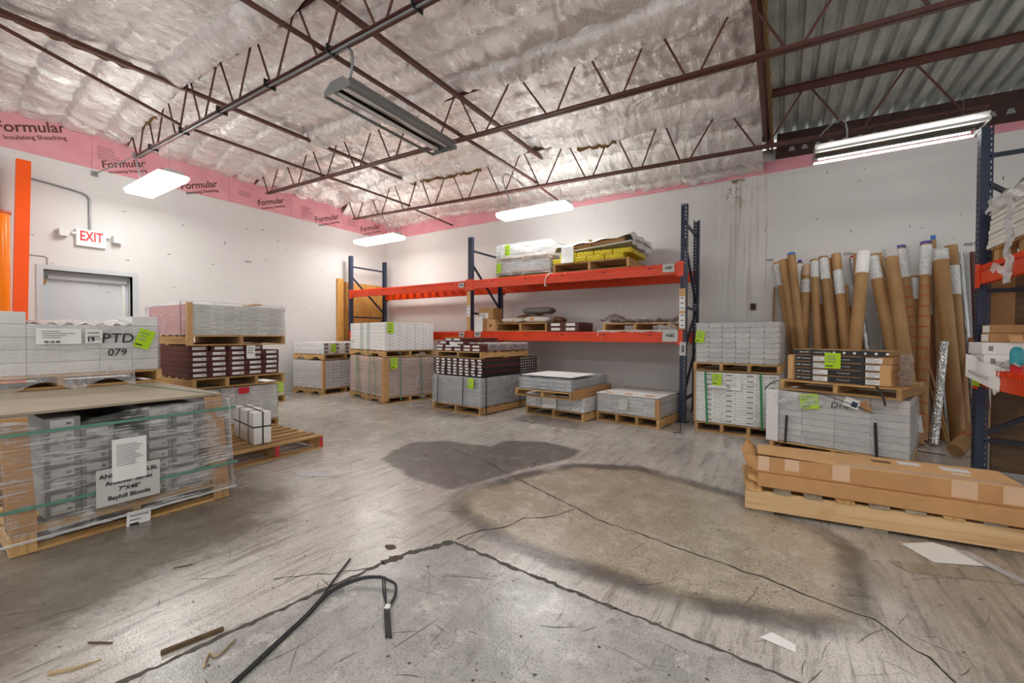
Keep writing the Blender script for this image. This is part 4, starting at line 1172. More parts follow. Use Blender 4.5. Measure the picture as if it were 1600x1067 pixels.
cartons(F, .15, .10, 1.111, 2, 1, 1, .20, .9, .05, 'maroon', 'maroon carton in the topmost row above the dark stack', 'topmost maroon cartons', prints=[(.12, .8, .22, .8, 'paper')], jit=.03, name='maroon_carton')
o = MB().box(0, .2, 0, .12, 0, .006).build('yellow_card', 'yellow_print', None, F.p(.17, .12, 1.163), F.a); tag(o, 'small yellow card on the topmost maroon carton', 'card')
b = MB(); b.grid([[(.64 + .45 * min(1, i / 10) + .012 * math.sin(j * 1.3), .12 + 1.08 * j / 18, (1.075 if j > 16 or i < 2 else 1.066) + .012 * abs(math.sin(i * 1.1 + j * .9)) - (0 if i <= 10 else .018 * (i - 10))) for j in range(19)] for i in range(17)])
tag(b.build('plastic_sheet', 'film_loose', None, F.o + Vector((0, 0, .004)), F.a), 'loose clear film over the right side of the maroon cartons', 'plastic sheet')
b = MB(); b.grid([[(.44 + .16 * i / 6, -.03 - .01 * math.sin(i), 1.02 + .09 * j / 5 * (1 - .4 * i / 6) + .02 * i / 6) for j in range(6)] for i in range(7)])
tag(b.build('paper_scrap', 'paper', None, F.o, F.a), 'torn white paper stuck on the loose maroon cartons', 'paper')

# ---- two low loads under the rack
F = Frame(-3.35, 5.62, -9.7)
pallet(F, 0, 0, 0, 1.06, 1.1, 'lower pallet of the low load left of the rack post')
cartons(F, .01, .01, .125, 4, 1, 3, .26, 1.05, .068, 'white_board', 'white carton in the lower low load under the rack', 'lower cartons of the low load', prints=[(.1, .2, .3, .7, 'grey_ink'), (.75, .83, .3, .6, 'blue_cap')], jit=.004, name='white_carton')
wrap(F, .01, 1.05, .01, 1.06, .123, .325, 'clear film round the lower low load under the rack', 'film', seed=51, top=False)
note(F, .48, .23, .26, .19, 'paper', 'blank white sheet hanging on the front of the lower low load', y=-.03, lines=0, curl=.015, tilt=-.05)
F = Frame(-3.28, 5.20, -4)
pallet(F, 0, 0, .336, .93, 1.3, 'pallet set forward on the low load, under the grey cartons', h=.10)
cartons(F, .06, .03, .44, 3, 1, 3, .28, 1.15, .052, 'blue_grey_carton', 'blue-grey carton on the forward-set pallet of the low load', 'blue-grey cartons of the low load', prints=[(.2, .6, .3, .7, 'paper_grey')], jit=.008, name='blue_grey_carton')
wrap(F, .06, .90, .03, 1.18, .438, .605, 'crumpled film round the blue-grey cartons of the low load', 'film', seed=53, amp=.02, top=True)
for k in range(3):
    o = MB().box(0, .27, 0, .75, 0, .006).build('flat_sheet', 'paper', None, F.p(.07 + .28 * k, .06, .632), F.a); tag(o, 'white sheet lying on the blue-grey cartons, %s of three' % ('leftmost', 'middle', 'rightmost')[k], 'sheet')
o = MB().box(.938, .95, .02, 1.2, .33, .47).build('side_card', 'kraft', None, F.o, F.a); tag(o, 'tan card strip along the right side of the blue-grey cartons', 'card strip')
F = Frame(-2.22, 5.70, -7.5)
pallet(F, 0, 0, 0, .91, 1.0, 'pallet of the low load beside the rack post', h=.13, n_str=4)
cartons(F, .01, .01, .135, 4, 1, 5, .223, .95, .050, 'grey_board', 'pale grey carton in the low load beside the rack post', 'pale cartons beside the rack post', jit=.005, name='grey_carton')
corner_board(F, .915, -.014, .135, .385, -1, 1, 'kraft', 'tan corner board on the low load beside the rack post', w=.06)
wrap(F, .01, .905, .01, .97, .133, .388, 'clear film round the low load beside the rack post', 'film', seed=57, top=False)
for k in range(3):
    r = thing('sample_sheet', '%s of three printed sample sheets on the low load beside the rack post' % ('leftmost', 'middle', 'rightmost')[k], 'sample sheet', F.p(.01 + .3 * k, -.02, .392 + .001 * k), F.a)
    MB().box(0, .29, 0, .42, 0, .012).build('sheet', 'paper', r); MB().box(.08, .2, .06, .16, .0122, .0128).build('printed_photo', 'orange_print', r)
    MB().box(0, .29, .425, .95, 0, .012).build('back_panel', 'grey_board', r)
note(F, .42, .27, .13, .15, 'paper_grey', 'white sheet taped on the front of the low load beside the rack post', y=-.03, lines=0)

# ---- white load right of the rack
F = Frame(-.93, 5.80, -3)
pallet(F, 0, 0, 0, .92, 1.0, 'bottom pallet of the green-strapped white stack right of the rack', n_str=4)
cartons(F, .0, .01, .125, 4, 1, 10, .229, .97, .0632, 'bright_board', 'white carton in the green-strapped lower load right of the rack', 'green-strapped white cartons', prints=[(.55, .85, .35, .65, 'grey_ink'), (.08, .45, .42, .52, 'paper_grey')], jit=.003, name='white_carton')
wrap(F, .0, .915, .01, .98, .123, .76, 'clear film round the green-strapped white stack', 'film', seed=61, top=False)
for x, tl, lab in ((.155, -.03, 'left'), (.75, -.02, 'right')):
    o = MB().bar((x, -.026, .10), (x + tl, -.026, .765), .0016, .022, 0, (1, 0, 0)).build('strap', 'green_strap', None, F.o, F.a)
    tag(o, '%s bright green strap on the white stack right of the rack' % lab, 'strap')
o = MB().bar((-.022, .12, .02), (-.022, .12, .765), .0016, .022, 0, (0, 1, 0)).build('strap', 'green_strap', None, F.o, F.a); tag(o, 'green strap on the left side of the white stack right of the rack', 'strap')
corner_board(F, -.012, -.014, .12, .755, 1, 1, 'kraft', 'narrow tan corner board on the left edge of the green-strapped white stack', w=.022)
lime(F, .26, .67, .105, .145, 'lime green tag on the lower half of the green-strapped white stack', y=-.032)
o = note(F, .27, .57, .20, .055, 'paper', 'white barcode label below the lime tag of the green-strapped stack', y=-.028, lines=0, name='carton_label', cat='label'); inklines(-.09, .09, -.025, .0, 2, y=-.004, ragged=False).build('printed_lines', 'ink', o)
o = note(F, .47, .60, .11, .10, 'paper', 'white printed label in the middle of the green-strapped stack', y=-.028, lines=3, name='carton_label', cat='label')
pallet(F, -.02, -.01, .768, .95, 1.0, 'upper pallet of the green-strapped white stack', h=.105, n_str=4)
cartons(F, .01, .01, .876, 6, 1, 8, .150, .97, .0625, 'grey_board', 'grey-white carton in the film-wrapped upper load right of the rack', 'upper cartons right of the rack', jit=.003, prints=[(.1, .75, .45, .52, 'paper_grey'), (.9, .97, .1, .3, 'ink')], name='grey_carton')
wrap(F, .01, .91, .01, .98, .875, 1.38, 'glossy clear film round the upper load right of the rack', 'film', seed=63, amp=.009, top=True)
lime(F, .06, 1.20, .10, .15, 'lime green tag on the upper load right of the rack', tilt=.15, y=-.034)

# ---- grey wrapped load with the black carton bundle on top
F = Frame(-.10, 5.30, -14)
pallet(F, 0, 0, 0, 1.11, .95, 'pallet under the grey wrapped load behind the long cartons', h=.1)
cartons(F, .02, .01, .105, 4, 1, 8, .27, .90, .0665, 'grey_board', 'pale grey carton in the wrapped load behind the long cartons', 'grey cartons behind the long ones', jit=.003, name='grey_carton')
wrap(F, .01, 1.10, .01, .92, .103, .60, 'wrinkled clear film round the grey load behind the long cartons', 'film', seed=71, amp=.015, top=False, sag=.12)
corner_board(F, -.024, -.028, .10, .645, 1, 1, 'white_board', 'wide white corner board on the left edge of the grey wrapped load', w=.11)
for (x0, x1, z0, z1), lab in (((.16, .17, .1, .39), 'left'), ((.885, .87, .1, .42), 'right')):
    o = MB().bar((x0, -.042, z0), (x1, -.042, z1), .0016, .024, 0, (1, 0, 0)).build('strap', 'black_strap', None, F.o, F.a); tag(o, '%s black strap on the front of the grey wrapped load' % lab, 'strap')
lime(F, .36, .555, .16, .15, 'lime green tag under torn film on the grey wrapped load', y=-.036, tilt=-.1)
o = tag(link('handwriting', text_mesh('Drip', .085, 'ink', shear=.2, bold=.0), None, F.p(.61, -.040, .545), 0, (PI / 2 * 1.0, rad(-8), F.a)), 'black handwritten word on the grey wrapped load', 'handwriting')
o = tag(link('handwriting', text_mesh('00061277', .045, 'ink', shear=.1, bold=-.001), None, F.p(.93, -.040, .55), 0, (PI / 2, 0, F.a)), 'small handwritten number at the right of the grey wrapped load', 'handwriting')
o = note(F, .70, .58, .12, .09, 'paper', 'torn white tag with a navy square on the grey wrapped load', y=-.05, tilt=.35, lines=0, name='shipping_tag', cat='shipping tag')
MB().quad((.0, -.004, -.03), (.045, -.004, -.03), (.045, -.004, .02), (.0, -.004, .02)).build('printed_square', 'navy', o)
o = note(F, .80, .56, .06, .10, 'kraft', 'torn brown card scrap on the grey wrapped load', y=-.05, tilt=-.4, lines=0, name='card_scrap', cat='card scrap')
b = MB(); b.grid([[(.06 + .42 * i / 14, -.05 - .02 * math.sin(i * .9 + j), .63 - .18 * j / 8 * (1 - .5 * abs(i - 6) / 8)) for j in range(9)] for i in range(15)])
tag(b.build('plastic_sheet', 'film_loose', None, F.o, F.a), 'torn film flap with the lime tag on the grey wrapped load', 'plastic sheet')
o = MB().box(.12, 1.0, .08, .9, .638, .648).build('cover_sheet', 'paper', None, F.o, F.a); tag(o, 'white cover sheet on top of the grey wrapped load', 'sheet')
F = Frame(-.01, 5.27, -22)
pallet(F, 0, .0, .652, .97, .95, 'pallet with a black strap under the black carton bundle', h=.105)
o = MB().tube(arc(F.p(0, .1, .74), F.p(-.12, .1, .74), F.p(-.19, .1, .62)), .006, 6).build('strap', 'black_strap'); tag(o, 'black strap curling off the left of the black bundle pallet', 'strap')
o = MB().tube(arc(F.p(.80, -.03, .76), F.p(.86, -.05, .70), F.p(.87, -.055, .60)), .009, 6).build('strap', 'black_strap'); tag(o, 'black strap end hanging at the right of the black bundle pallet', 'strap')
o = MB().tube(arc(F.p(.35, -.025, .655), F.p(.6, -.06, .60), F.p(.80, -.08, .52)), .004, 6).build('strap', 'black_strap'); tag(o, 'thin black strap crossing the torn film of the grey load', 'strap')
F = Frame(.065, 5.285, -22)
def black_carton(z, h, x0, x1, label, y0=0., d=.42, strips=True, top=False):
    r = thing('black_carton', label, 'carton', F.p(x0, y0, z), F.a, None)
    w = x1 - x0
    MB().box(0, w, 0, d, 0, h).build('box', 'kraft', r, bevel=.003)
    a = .06 if not top else .0
    MB().quad((a, -.0012, .004), (w - a * 1.6, -.0012, .004), (w - a * 1.6, -.0012, h - .004), (a, -.0012, h - .004)).build('black_panel', 'black_print', r)
    z_ = h * .5
    if top: text('lettering', 'EverLife Towwood Series', .026, 'paper', r, (.20, -.002, z_), FRONT); 
    else: text('lettering', 'Life Towwood', .026, 'paper', r, (.15, -.002, z_), FRONT)
    if not top:
        for u in ((.20, .345), (.64, .76)):
            o = MB().quad((u[0], -.002, h * .12), (u[1], -.002, h * .12), (u[1], -.002, h * .85), (u[0], -.002, h * .85)).build('end_label', 'paper', r)
            inklines(u[0] + .01, u[1] - .02, h * .2, h * .8, 3, y=-.0026).build('printed_lines', 'grey_ink', o)
        text('lettering', 'Towwood', .024, 'paper_grey', r, (.47, -.002, z_), FRONT)
    else:
        for q in range(6): MB().tube([(.36 + .08 * q, -.003, z_), (.36 + .08 * q, -.0012, z_)], .012, 12).build('round_emblem', 'paper', r)
    return r
for k in range(4): black_carton(.760 + k * .066, .064, 0, .83, 'black and tan carton in the strapped bundle, %s from the bottom' % ('first', 'second', 'third', 'fourth')[k])
black_carton(1.0245, .055, .03, .80, 'topmost black carton of the strapped bundle with white lettering', .02, .40, top=True)
F2 = F
for x, lab in ((.21, 'left'), (.62, 'right')):
    band(F2, 'x', x, 0, .43, .7582, 1.0745, .02, 'black_strap', '%s glossy black strap round the black carton bundle' % lab, off=.006)
lime(F2, .39, .975, .13, .15, 'lime green tag on the black carton bundle', y=-.02)
for x, lab in ((-.004, 'left'), (.745, 'right')):
    o = MB().box(x, x + .075 if x > .1 else x + .05, -.009, -.003, .764, .955 if x > .1 else 1.01).build('corner_board', 'kraft_light', None, F.o, F.a); tag(o, '%s tan edge board on the front of the black carton bundle' % lab, 'corner board')
b = MB(); b.grid([[(.85 + .04 * abs(math.sin(i * .8 + j)), .0 + .45 * i / 10, .765 + .29 * j / 8) for j in range(9)] for i in range(11)])
tag(b.build('plastic_sheet', 'film', None, F.o, F.a), 'crumpled dark film on the right end of the black carton bundle', 'plastic sheet')

# ---- long cartons on their own pallet
F = Frame(-.2, 3.30, 6.5)
r = thing('long_pallet', 'long low pallet with a new pine front board under two long cartons', 'pallet', F.o, F.a)
MB().box(0, 1.46, 0, .038, .025, .15).build('front_board', 'pine_wood', r, bevel=.002)
MB().box(0.02, 1.46, .52, .558, .025, .15).build('rear_board', 'pine_wood', r, bevel=.002)
MB().box(.08, 1.4, .26, .30, .025, .15).build('middle_board', 'pallet_wood_x', r)
for k in range(9):
    x = .005 + k * .168; MB().box(x, x + .095, -.006, .57, .1505, .168).build('deck_slat', 'grey_wood' if k % 3 else 'pallet_wood_y', r)
for k in range(3): MB().box(.05 + k * .6, .17 + k * .6, .02, .55, .0002, .0245).build('foot_board', 'grey_wood', r)
F = Frame(-.13, 3.365, 2.5)
r = thing('long_carton', 'lower long brown carton on the long pallet', 'carton', F.p(0, 0, .1695), F.a)
MB().box(0, 1.31, .0, .36, 0, .094).build('box', 'kraft', r, bevel=.004)
for k in range(3): MB().hexa([(-.05, .05 + .1 * k, .03), (-.001, .04 + .1 * k, .01), (-.001, .11 + .1 * k, .01), (-.045, .12 + .1 * k, .03), (-.06, .05 + .1 * k, .06), (-.001, .04 + .1 * k, .05), (-.001, .11 + .1 * k, .05), (-.05, .12 + .1 * k, .065)]).build('torn_flap', 'kraft_light', r)
r = thing('long_carton', 'upper long brown carton with open torn left end and tape strips', 'carton', F.p(0, .03, .266), F.a + rad(.8))
W, D, H, t_ = 1.29, .35, .108, .005
b = MB(); b.box(0, W, 0, t_, 0, H); b.box(0, W, D - t_, D, 0, H); b.box(0, W, t_, D - t_, 0, t_); b.box(W - t_, W, t_, D - t_, t_, H)
b.build('box', 'kraft', r)
MB().hexa([(.46, 0, H), (W, 0, H), (W, D * .5, H), (.46, D * .5, H), (.46, 0, H + t_), (W, 0, H + t_), (W, D * .5, H + t_), (.46, D * .5, H + t_)]).build('lid_front', 'kraft_light', r)
MB().hexa([(.0, .06, H), (.46, .0, H), (.46, D * .5, H), (.0, D * .5, H + .02), (.0, .06, H + t_ + .012), (.46, .0, H + t_), (.46, D * .5, H + t_), (.0, D * .5, H + t_ + .02)]).build('torn_lid', 'kraft_light', r)
MB().box(0, W, D * .5, D, H, H + t_).build('lid_back', 'kraft_light', r)
for fl in ([(-.002, .0, 0), (-.07, -.03, .05), (-.09, .0, .12), (-.004, .01, .10)], [(-.002, .05, .05), (-.10, .10, .11), (-.075, .20, .17), (-.004, .17, .10)], [(-.002, .2, .02), (-.06, .26, .12), (-.08, .3, .19), (-.004, .33, .09)]):
    P = [Vector(p) for p in fl]; n = (P[1] - P[0]).cross(P[3] - P[0]).normalized() * .005
    MB().hexa([*P, *[p + n for p in P]]).build('end_flap', 'kraft', r)
for x0, w in ((.0, .07), (.16, .08), (.42, .09), (.98, .11), (1.19, .10)):
    MB().box(x0, x0 + w, -.0012, -.0002, .01 if x0 != .16 else .03, H).build('tape_strip', 'tape', r)
MB().box(.45, W, .0, .06, H + t_ + .0004, H + t_ + .0012).build('tape_strip', 'tape', r)
MB().box(.66, .76, .20, .26, H + t_ + .0004, H + t_ + .001).build('brown_patch', 'kraft_dark', r)
for x0, y0, w, h in ((.80, .22, .11, .08), (1.0, .19, .13, .09), (1.02, .12, .08, .03)):
    MB().box(x0, x0 + w, y0, y0 + h, H + t_ + .0004, H + t_ + .001).build('shipping_label', 'print_paper', r)
# ================================================================== RACKING
def perf_post(name, parent, x, y, h, w=.085, d=.075, face=-1):
    """open channel with rows of real holes; face -1: perforated face towards -y"""
    b = MB(); p = .0508; hh = .020; n = int(h / p); yo = y; s = -face
    cx = (-.02, .02); hw = .007
    def fq(x0, x1, z0, z1): b.quad((x + x0, yo, z0), (x + x1, yo, z0), (x + x1, yo, z1), (x + x0, yo, z1))
    for k in range(n):
        z0 = k * p; z1 = z0 + p - hh; z2 = z0 + p
        fq(-w / 2, w / 2, z0, z1)
        for a, c in ((-w / 2, cx[0] - hw), (cx[0] + hw, cx[1] - hw), (cx[1] + hw, w / 2)): fq(a, c, z1, z2)
        for sx in (-1, 1):
            X_ = x + sx * w / 2
            def sq(a, c, za, zb): b.quad((X_, yo + s * a, za), (X_, yo + s * c, za), (X_, yo + s * c, zb), (X_, yo + s * a, zb), 0)
            sq(0, d, z0, z1); sq(0, d * .72, z1, z2); sq(d * .72 + .012, d, z1, z2)
    fq(-w / 2, w / 2, n * p, h)
    for sx in (-1, 1):
        X_ = x + sx * w / 2
        b.quad((X_, yo, n * p), (X_, yo + s * d, n * p), (X_, yo + s * d, h), (X_, yo, h))
        xa, xb = sorted((X_, X_ - sx * .018)); ya, yb = sorted((yo + s * d, yo + s * (d + .003)))
        b.box(xa, xb, ya, yb, 0, h)
    return b.build(name, 'navy_perf', parent)

def frame_unit(R0, lx, label, h=3.05, depth=1.07, braces=((.35, None), (1.02, None), (1.72, None), (2.78, None)), post_w=.085):
    r = thing('rack_frame', label, 'rack frame', R0.p(lx, 0, 0), R0.a)
    perf_post('front_post', r, 0, 0, h, post_w)
    perf_post('rear_post', r, 0, depth, h, post_w, face=1)
    for yy in (.035, depth - .035): MB().box(-.075, .075, yy - .07, yy + .07, .0, .008).build('foot_plate', 'navy_dark', r)
    y0, y1 = .072, depth - .072
    hz = [.30, 1.62, 2.80]
    for z in hz: MB().bar((0, y0, z), (0, y1, z), .03, .035).build('horizontal_brace', 'navy_dark', r)
    for za, zb in ((.36, 1.0), (1.0, 1.58), (2.55, 1.75)):
        MB().bar((0, y0, za), (0, y1, zb), .03, .035).build('diagonal_brace', 'navy_dark', r)
    return r
def beam(R0, x0, x1, zt, y, label, front=True, hgt=.15):
    r = thing('rack_beam', label, 'rack beam', R0.p(x0, y, zt - hgt), R0.a)
    L = x1 - x0; s = -1 if front else 1
    b = MB(); b.box(0.0, L, 0, .05, 0, hgt)
    b.build('beam', 'orange_beam', r, bevel=.004)
    for e in (0, 1):
        xa = -.045 if e == 0 else L - .0; b = MB()
        ya, yb = (-.010, -.002) if front else (.052, .060)
        b.box(-.043 + e * L, .043 + e * L, ya, yb, -.03, hgt + .03); b.build('end_connector', 'orange_beam', r)
    for k in range(5):
        x = L * (.12 + .19 * k); ya = -.0012 if front else .0502
        MB().box(x, x + .06, ya, ya + .001, hgt - .045, hgt - .033).build('slot', 'ink', r)
    return r
def deck(R0, x0, x1, zt, depth, label, group):
    r = thing('shelf_deck', label, 'shelf deck', R0.p(x0, 0, zt), R0.a, group)
    L = x1 - x0; b = MB(); n = int(L / .055)
    for k in range(n + 1):
        x = L * k / n
        b.bar((x, -.006, .004), (x, depth - .02, .004), .008, .006); b.bar((x, -.008, .006), (x, -.008, -.034), .008, .006, 0, (0, 1, 0))
    for k in range(12): b.bar((0, .02 + (depth - .06) * k / 11, .001 + .0), (L, .02 + (depth - .06) * k / 11, .001), .006, .003)
    b.bar((0, -.010, -.034), (L, -.010, -.034), .006, .007)
    b.build('wire_mesh', 'orange_beam', r)
    for k in range(5):
        x = L * (k + .25) / 5; MB().box(x, x + .105, .055, depth - .075, -.03, -.004).build('support_slat', 'slat_wood', r)
    return r
RB = Frame(0, 6.22, 0)
PX = (-8.53, -4.95, -1.16); DPT = 1.07
names = ('leftmost', 'middle', 'right')
for px_, nm in zip(PX, ('left end frame of the orange racking by the plywood', 'middle frame of the orange racking along the back wall', 'right end frame of the orange racking, beside the white stack')):
    frame_unit(RB, px_, 'navy blue perforated ' + nm)
ZU, ZL = 2.226, 1.262
for i, (a, c) in enumerate(zip(PX, PX[1:])):
    bay = ('left', 'right')[i]
    for zt, lv in ((ZU, 'upper'), (ZL, 'lower')):
        beam(RB, a + .044, c - .044, zt, 0.0, 'orange front beam of the %s shelf in the %s bay of the back racking' % (lv, bay))
        beam(RB, a + .044, c - .044, zt, DPT - .05, 'orange rear beam of the %s shelf in the %s bay of the back racking' % (lv, bay), False)
        L = (c - a - .10) / 3
        for k in range(3):
            deck(RB, a + .05 + k * L, a + .05 + (k + 1) * L - .01, zt + .004, DPT, 'orange wire deck on the %s shelf of the %s rack bay, %s of three' % (lv, bay, ('left', 'centre', 'right')[k]), 'orange wire decks')
def sign(R0, x, z, w, h, s, label, y=-.016, sz=None, rot=0):
    o = note(R0, x, z, w, h, 'paper_grey', label, y=y, lines=0, name='location_sign', cat='sign')
    text('lettering', s, sz or h * .45, 'ink', o, (0, -.004, 0), (PI / 2, rot, 0), bold=.001)
sign(RB, -1.36, 2.17, .16, .115, '4582', 'white location sign at the right end of the upper front beam')
sign(RB, -1.33, 1.212, .21, .17, '4583', 'white location sign at the right end of the lower front beam', sz=.06)
sign(RB, -5.14, 2.155, .13, .09, '4579', 'small white location sign left of the middle rack post')
sign(RB, -5.13, 1.215, .13, .09, '4580', 'small white sign on the lower beam left of the middle rack post')
sign(RB, -4.75, 1.225, .15, .10, '4581', 'small white sign on the lower beam right of the middle rack post')
sign(RB, -1.16, 1.03, .085, .19, '4584', 'white upright location sign on the right rack post', sz=.05, rot=PI / 2, y=-.012)
for px_, z0, z1, nm in ((-1.16, 1.30, 1.87, 'right'), (-4.95, 1.29, 2.03, 'middle')):
    r = thing('marker_strip', 'tan board strip with white location labels on the %s rack post' % nm, 'marker strip', RB.p(px_ - .01, -.014, z0))
    MB().box(-.042, .042, -.008, 0, 0, z1 - z0).build('board', 'kraft_light', r)
    for k in range(2 if nm == 'right' else 1):
        q = MB().box(-.038, .038, -.0095, -.0081, .02 + k * .24 + (.25 if nm == 'middle' else 0), .22 + k * .24 + (.25 if nm == 'middle' else 0)).build('location_label', 'paper', r)
        for m in range(3): MB().quad((-.02, -.0102, .05 + m * .07 + k * .24 + (.25 if nm == 'middle' else 0)), (.02, -.0102, .05 + m * .07 + k * .24 + (.25 if nm == 'middle' else 0)), (.02, -.0102, .063 + m * .07 + k * .24 + (.25 if nm == 'middle' else 0)), (-.02, -.0102, .063 + m * .07 + k * .24 + (.25 if nm == 'middle' else 0))).build('printed_arrow', 'navy', q)

# ---- upper shelf goods
ZS = ZU + .013
F = Frame(-4.34, 6.26, 0)
pallet(F, 0, 0, ZS, 1.06, .95, 'pallet under the white load on the upper shelf', h=.09)
cartons(F, .01, .01, ZS + .092, 4, 1, 3, .258, .9, .060, 'bright_board', 'white carton in the lower half of the white load on the upper shelf', 'lower white cartons on the upper shelf', jit=.008, prints=[(.2, .6, .3, .6, 'paper_grey')], name='white_carton')
pallet(F, 0.02, .01, ZS + .275, 1.03, .95, 'wrapped pallet halfway up the white load on the upper shelf', h=.07)
cartons(F, .03, .02, ZS + .348, 4, 1, 4, .252, .9, .055, 'bright_board', 'white carton in the upper half of the white load on the upper shelf', 'upper white cartons on the upper shelf', jit=.004, name='white_carton')
wrap(F, -.003, 1.063, -.003, .96, ZS + .03, ZS + .585, 'white wrinkled film round the white load on the upper shelf', 'film_thick', seed=81, amp=.022, hump=.03)
lime(F, .24, ZS + .47, .10, .19, 'upper lime green tag on the white load on the upper shelf', y=-.052)
lime(F, .05, ZS + .17, .10, .17, 'lower lime green tag on the white load on the upper shelf', y=-.045)
F = Frame(-3.22, 6.26, 0)
pallet(F, 0, 0, ZS, 1.28, 1.0, 'bright wooden pallet under the yellow bundles on the upper shelf', h=.15)
for k in range(2):
    for j in range(4):
        o = MB().box(0, .285, 0, .8, 0, .075).build('yellow_bundle', 'yellow_print', None, F.p(.0 + .30 * j + .12 * k, .0 + .01 * k, ZS + .152 + .078 * k), F.a, bevel=.006)
        tag(o, 'yellow printed bundle in the %s row on the upper shelf' % ('lower', 'upper')[k], 'bundle', '%s yellow bundles' % ('lower', 'upper')[k])
note(F, .27, ZS + .28, .22, .26, 'paper', 'large white sheet hanging over the yellow bundles', y=-.02, lines=0, curl=.01)
r = thing('kraft_roll_load', 'tilted pallet with kraft rolls and white covering above the yellow bundles', 'load', F.p(.08, .05, ZS + .325), 0, None, rot=(rad(1), rad(-3.5), 0))
MB().box(0, 1.22, .0, 1.05, 0, .02).build('bottom_board', 'white_board', r)
for k in range(3): MB().tube([(.05 + .02 * k, .08 + .2 * k, .066), (1.1, .08 + .2 * k, .066)], .045, 16).build('kraft_roll', 'kraft', r)
MB().box(.54, .57, -.005, .6, .02, .14).build('spacer', 'pallet_wood_z', r)
b = MB(); b.grid([[(-.08 + 1.36 * i / 20, -.03 + 1.1 * j / 12, .14 + .012 * math.sin(i * 1.1 + j * .7) - (.10 if i in (0, 20) else 0) - (.05 if j == 0 else 0)) for j in range(13)] for i in range(21)])
b.build('white_cover', 'white_bag', r)
b = MB(); b.grid([[(1.24 + .02 * math.sin(j * 1.3), -.02 + 1.1 * j / 12, -.06 + .2 * i / 4) for j in range(13)] for i in range(5)]); b.build('hanging_cover', 'film_white', r)
o = MB().tube(arc((-3.2, 6.20, ZS + .0), (-3.34, 6.185, ZS - .02), (-3.33, 6.19, ZS - .16)) + arc((-3.33, 6.19, ZS - .16), (-3.36, 6.19, ZS - .22), (-3.30, 6.19, ZS - .2), 6), .008, 6).build('loose_strap', 'white_board')
tag(o, 'loose white strap dangling over the upper front beam', 'strap')

# ---- lower shelf goods
ZS = ZL + .013
r = thing('kraft_carton', 'small brown carton with white label on top of another beside the middle rack post', 'carton', RB.p(-4.78, .06, ZS + .222))
MB().box(0, .33, 0, .3, 0, .215).build('box', 'kraft', r, bevel=.004); q = MB().quad((.02, -.001, .02), (.22, -.001, .02), (.22, -.001, .12), (.02, -.001, .12)).build('shipping_label', 'paper', r); inklines(.04, .18, .03, .11, 3, y=-.002).build('printed_lines', 'ink', q)
r = thing('kraft_carton', 'brown carton with cut-out under the small labelled one on the lower shelf', 'carton', RB.p(-4.86, .05, ZS))
MB().box(0, .46, 0, .4, 0, .218).build('box', 'kraft_light', r, bevel=.004); MB().tube([(.36, -.001, .11), (.36, -.003, .11)], .03, 14).build('hand_hole', 'kraft_dark', r); MB().box(.26, .27, -.001, 0, 0, .218).build('seam', 'kraft_dark', r)
note(RB, -4.72, ZS + .13, .19, .27, 'paper', 'white sheet hanging in front of the brown carton on the lower shelf', y=-.02, lines=0, curl=.01)
F = Frame(-4.38, 6.25, 0)
pallet(F, 0, 0, ZS, 1.06, .95, 'pallet carrying sacks on the lower shelf', h=.15)
def sack(F, x, y, z, w, d, h, mat, label, rz=0., prt=None):
    b = MB(); P = []; n, m = 14, 10; sd = random.randint(0, 99)
    for i in range(n + 1):
        u = i / n * 2 - 1; P.append([])
        for j in range(2 * m):
            a = PI * j / m
            cu, su = math.cos(a), math.sin(a)
            k = (1 - abs(u) ** 6) ** .5 if abs(u) < 1 else 0
            P[-1].append((u * w / 2, math.copysign(abs(cu) ** .6, cu) * d / 2 * (.55 + .45 * k) + .01 * math.sin(u * 5 + sd), h / 2 + math.copysign(abs(su) ** .8, su) * h / 2 * (.12 + .88 * k) * (1 + .12 * math.sin(u * 7 + j + sd))))
        P[-1].append(P[-1][0])
    b.grid(P); r = thing('sack', label, 'sack', F.p(x, y, z), F.a + rz)
    b.build('body', mat, r)
    if prt: 
        b = MB(); Q = [[(-.08 + .16 * i / 6, -.47 * d + .02 * j - .004, h * (.35 + .4 * j / 5)) for j in range(6)] for i in range(7)]
        b.grid([[(p[0], -(d / 2) * (1 - .5 * (p[2] / h - .5) ** 2 * 4) - .004, p[2]) for p in row] for row in Q]); b.build('printed_patch', prt, r)
    return r
sack(F, .28, .26, ZS + .153, .48, .38, .10, 'white_bag', 'white sack with an orange mark at the left front of the shelf pallet', 0, 'orange_print')
sack(F, .77, .26, ZS + .153, .50, .38, .115, 'white_bag', 'white sack with an orange mark at the right front of the shelf pallet', .05, 'orange_print')
sack(F, .36, .70, ZS + .153, .62, .36, .17, 'brown_bag', 'brown sack at the back left of the shelf pallet')
sack(F, .87, .72, ZS + .153, .34, .36, .12, 'brown_bag', 'brown sack at the back right of the shelf pallet', .1)
sack(F, .52, .70, ZS + .335, .62, .36, .12, 'grey_bag', 'large grey sack lying on top of the brown sacks on the lower shelf')
F = Frame(-3.28, 6.24, 0)
cartons(F, 0, .0, ZS, 2, 1, 2, .27, .6, .075, 'maroon', 'maroon carton between the sack pallet and the film-covered pallet', 'maroon cartons on the lower shelf', prints=[(.15, .75, .2, .8, 'paper')], jit=.01, name='maroon_carton')
F = Frame(-2.34, 6.25, 0)
pallet(F, 0, 0, ZS, 1.0, .95, 'empty film-draped pallet at the right of the lower shelf', h=.125)
b = MB(); P = []
